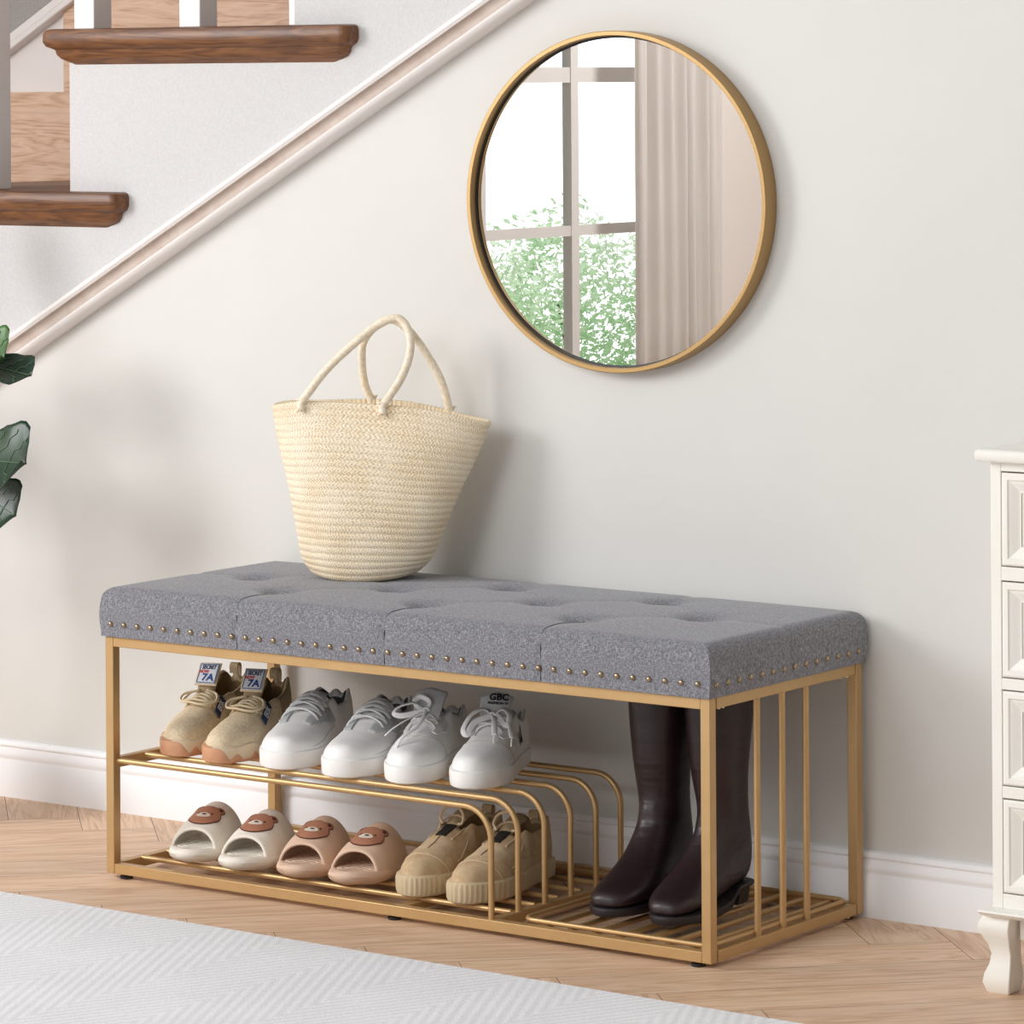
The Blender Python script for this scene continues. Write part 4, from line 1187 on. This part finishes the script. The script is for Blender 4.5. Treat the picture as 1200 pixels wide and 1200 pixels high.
# top with eased edge
rings = [[(x, y, z) for x, y in ((X0c - .017 + i, Y0c - .02 + i), (X1c + .017 - i, Y0c - .02 + i), (X1c + .017 - i, Y1c), (X0c - .017 + i, Y1c))] for z, i in ((.8190, .004), (.822, .001), (.830, 0), (.835, .001), (.8375, .004))]
L3(MB().loft(rings)).build('top', M['cab'], ch, smooth=True)
for a_, b_ in ((.8018, .6598), (.6343, .4890), (.4672, .3236), (.3007, .1586)):
    xa, xc = X0c + .0205, X1c - .0205
    mb = MB()
    # stepped frame profile running in to a recessed panel
    prf = [(0, .012), (0, -.001), (.003, -.003), (.010, -.003), (.012, -.0005), (.016, .0005), (.024, .004), (.028, .0055), (.030, .0052)]
    rings = [[(xa + i, Y0c + d, b_ + i), (xc - i, Y0c + d, b_ + i), (xc - i, Y0c + d, a_ - i), (xa + i, Y0c + d, a_ - i)] for i, d in prf]
    mb.loft(rings, cap0=True, cap1=False)
    dr = L3(mb).build('drawer', M['cab'], ch, smooth=False)
    mb = MB().box(xa + .030, xc - .030, Y0c + .0065, Y0c + .010, b_ + .030, a_ - .030); L3(mb).build('drawer_panel', M['cab_panel'], dr, smooth=False)
    mb = MB()
    xm = (xa + xc) / 2; zm = (a_ + b_) / 2
    mb.loft([[(xm + r * cos(2 * pi * i / 16), Y0c + d, zm + r * sin(2 * pi * i / 16)) for i in range(16)] for r, d in ((.006, .007), (.005, -.006), (.012, -.012), (.013, -.018), (.006, -.023))])
    L3(mb).build('knob', M['brass'], dr, smooth='all')
rings = [[(x, y, z) for x, y in ((X0c - .017 + i, Y0c - .02 + i), (X1c + .017 - i, Y0c - .02 + i), (X1c + .017 - i, Y1c), (X0c - .017 + i, Y1c))] for z, i in ((.1195, .012), (.1235, .004), (.128, 0), (.1305, .001), (.133, .010))]
L3(MB().loft(rings)).build('base_moulding', M['cab'], ch, smooth=True)
for cx_, sx_ in ((1.7285, 1), (2.233, -1)):
    for cy_, sy_ in ((.131, 1), (.435, -1)):
        tab = [(0, .0165, 0), (.003, .0195, 0), (.017, .0235, -.001), (.030, .0225, 0), (.045, .0185, .002), (.060, .0170, .003), (.075, .0190, .001), (.088, .0235, -.001), (.100, .0270, -.003), (.110, .0265, -.002), (.1195, .0235, 0)]
        P = []
        for z, h_, o_ in tab: P.append((z, h_, o_))
        rings = [[(cx_ + o_ * sx_ + u * h_, cy_ + o_ * sy_ + v_ * h_, z) for u, v_ in ((-1, -1), (1, -1), (1, 1), (-1, 1))] for z, h_, o_ in P]
        L3(MB().loft(rings)).build('leg', M['cab'], ch, smooth=True, bevel=.0015)
cb('apron', 1.758, 2.205, .128, .140, .083, .1195)

# ================================================================= FIG PLANT
OX, OY = -.66, .20
pf = thing('potted_fig', 'fiddle-leaf fig with large dark green leaves at the left edge', 'plant', (OX, OY, 0))
mb = MB(); rings = [[(r * cos(2 * pi * i / 40), r * sin(2 * pi * i / 40), z) for i in range(40)] for r, z in ((.08, 0), (.085, .004), (.105, .20), (.11, .215), (.102, .217), (.098, .19))]
mb.loft(rings, cap1=False); mb.build('pot', M['pot'], pf)
mb = MB(); mb.loft([[(r * cos(2 * pi * i / 30), r * sin(2 * pi * i / 30), .188) for i in range(30)] for r in (.0985, .01)]); mb.build('soil', M['soil'], pf)
MB().tube([(0, 0, .18), (.01, .0, .45), (-.01, .01, .70), (.0, 0, 1.0)], lambda q: .011 * (1 - .5 * q), 10, smooth=6).build('trunk', M['bark'], pf)
def leaf(base, tip, wid, nrm, m, droop=.02, seed=0):
    """fiddle shaped leaf with wavy margin, a midrib and side veins"""
    rnd = random.Random(seed)
    B, Tp = Vector(base), Vector(tip); ax = Tp - B; L_ = ax.length; ax.normalize(); nv = Vector(nrm).normalized(); sd = ax.cross(nv).normalized(); nv = sd.cross(ax).normalized()
    mb = MB(); rows = 22; K = 10; g = []
    prof = [(0, .10), (.12, .42), (.25, .55), (.38, .52), (.5, .66), (.65, .92), (.8, 1.0), (.9, .82), (.96, .5), (1, .03)]
    ph = rnd.uniform(0, 6)
    for i in range(rows + 1):
        u = i / rows; w = wid * interp(prof, u); row = []
        for j in range(-K, K + 1):
            q = j / K
            wav = .06 * wid * sin(u * 17 + ph + (2 if q > 0 else 0)) * abs(q) ** 2
            z = -droop * u * u + .16 * wid * abs(q) ** 1.5 + wav - .012 * wid * cos(u * 40 + abs(q) * 9) * abs(q)
            row.append(B + ax * (L_ * (u + .05 * abs(q) * (1 if u < .9 else .2))) + sd * (w * q * (1 + .04 * sin(u * 23 + ph))) + nv * z)
        g.append(row)
    mb.loft(g, closed=False, cap0=False, cap1=False)
    o = mb.build('leaf', m, pf, smooth='all', recalc=False)
    md = o.modifiers.new('Thickness', 'SOLIDIFY'); md.thickness = .0012
    vb = MB(); vb.tube([r[K] + nv * .0012 for r in g], lambda t: .0020 * (1 - .7 * t), 6)
    for i in range(3, 20, 3):
        for s_ in (-1, 1):
            vb.tube([g[i + (abs(j) * 3) // K if i + (abs(j) * 3) // K <= rows else rows][K + s_ * j] + nv * .0009 for j in range(0, 9)], .0008, 5)
    vb.build('veins', M['vein'], o, smooth='all')
    MB().tube([Vector((0, 0, B.z - .03)), (Vector((0, 0, B.z)) + B) / 2 + Vector((0, 0, -.005)), B + ax * .004], .0028, 8, smooth=5).build('leaf_stalk', M['leaf'], pf)
def wp(x, y, z): return Vector((x - OX, y - OY, z))
cv = Vector((.55, -.78, .30))
leaf(wp(-.60, .20, .905), wp(-.425, .18, .905), .062, (.25, -.75, .6), M['leaf_young'], .02, 1)
leaf(wp(-.60, .22, .885), wp(-.375, .21, .868), .045, (.2, -.55, .8), M['leaf'], .01, 2)
leaf(wp(-.61, .19, .700), wp(-.350, .17, .702), .080, (.15, -.80, .55), M['leaf'], .004, 3)
leaf(wp(-.585, .21, .668), wp(-.405, .20, .598), .060, (.1, -.9, .35), M['leaf'], .004, 4)
leaf(wp(-.60, .20, .560), wp(-.462, .20, .535), .032, (.2, -.8, .5), M['leaf_young'], .01, 5)
leaf(wp(-.70, .18, .80), wp(-.90, .12, .84), .065, (0, -.5, .8), M['leaf'], .03, 6)
leaf(wp(-.70, .24, .72), wp(-.88, .33, .74), .065, (0, -.5, .8), M['leaf'], .03, 7)
leaf(wp(-.66, .16, .90), wp(-.70, -.02, .96), .065, (0, -.5, .8), M['leaf'], .03, 8)
leaf(wp(-.66, .22, 1.0), wp(-.72, .26, 1.19), .055, (.4, -.8, .2), M['leaf'], .01, 9)
leaf(wp(-.65, .17, .62), wp(-.69, -.02, .60), .065, (0, -.4, .9), M['leaf'], .03, 10)

# ================================================================= LIGHT
wd = bpy.data.worlds.new('World'); SC.world = wd; wd.use_nodes = True; nt = wd.node_tree
bg_ = nt.nodes['Background']
tc = N(nt, 'ShaderNodeTexCoord')
dot = N(nt, 'ShaderNodeVectorMath', operation='DOT_PRODUCT'); dot.inputs[1].default_value = Vector((-.66, -.74, .12)).normalized()
nt.links.new(tc.outputs['Generated'], dot.inputs[0])
cl = N(nt, 'ShaderNodeMath', operation='MAXIMUM'); cl.inputs[1].default_value = 0; nt.links.new(dot.outputs['Value'], cl.inputs[0])
pw = N(nt, 'ShaderNodeMath', operation='POWER'); pw.inputs[1].default_value = 4; nt.links.new(cl.outputs[0], pw.inputs[0])
ml = N(nt, 'ShaderNodeMath', operation='MULTIPLY_ADD'); ml.inputs[1].default_value = 2.0; ml.inputs[2].default_value = 0.35; nt.links.new(pw.outputs[0], ml.inputs[0])
bg_.inputs['Color'].default_value = (0.985, 0.99, 1.0, 1); nt.links.new(ml.outputs[0], bg_.inputs['Strength'])

def area(name, loc, target, size, power, col=(1, 1, 1)):
    l = bpy.data.lights.new(name, 'AREA'); l.shape = 'DISK'; l.size = size; l.energy = power; l.color = col
    o = bpy.data.objects.new(name, l); COL.objects.link(o); o.location = loc
    o.rotation_euler = (Vector(target) - Vector(loc)).to_track_quat('-Z', 'Y').to_euler()
    return o
area('left_key_light', (-2.1, -2.2, 1.95), (.5, .4, .6), 1.4, 71, (.99, .99, 1))  # unseen soft key from the left; no window opens at this spot
area('front_fill_light', (.6, -4.4, 2.9), (.7, .2, .3), 1.8, 48, (1, .99, .98))  # unseen fill added in front to brighten the shoes under the seat
area('curtain_fill_light', (-.9, -4.6, 2.75), (-2.6, -4.9, .8), .6, 46, (1, .985, .965))  # unseen fill added to lift the curtain and the left wall

area('bush_fill_light', (-4.3, -5.7, 3.3), (-4.1, -5.8, 0), 2.2, 55, (1, 1, 1))  # unseen area fill added above the bushes to lighten their leaves

# ================================================================= CAMERA
cam = bpy.data.cameras.new('Camera'); co = bpy.data.objects.new('Camera', cam); COL.objects.link(co)
f_px, yaw, pitch, roll = 4577.09, -.6288, -.0051, -.0062
d = Vector((cos(pitch) * sin(yaw), cos(pitch) * cos(yaw), sin(pitch)))
r0 = Vector((cos(yaw), -sin(yaw), 0)); u0 = r0.cross(d)
R_ = r0 * cos(roll) + u0 * sin(roll); U_ = u0 * cos(roll) - r0 * sin(roll)
co.matrix_world = Matrix(((R_.x, U_.x, -d.x, 4.6542), (R_.y, U_.y, -d.y, -5.1642), (R_.z, U_.z, -d.z, 1.4059), (0, 0, 0, 1)))
cam.sensor_fit = 'HORIZONTAL'; cam.sensor_width = 36; cam.lens = f_px / 1200 * 36
cam.shift_y = -481.51 / 1200; cam.clip_start = .1; cam.clip_end = 60
SC.camera = co
vs = SC.view_settings
vs.view_transform = 'Standard'; vs.look = 'None'; vs.exposure = 0.0; vs.gamma = 1.0; vs.use_curve_mapping = False
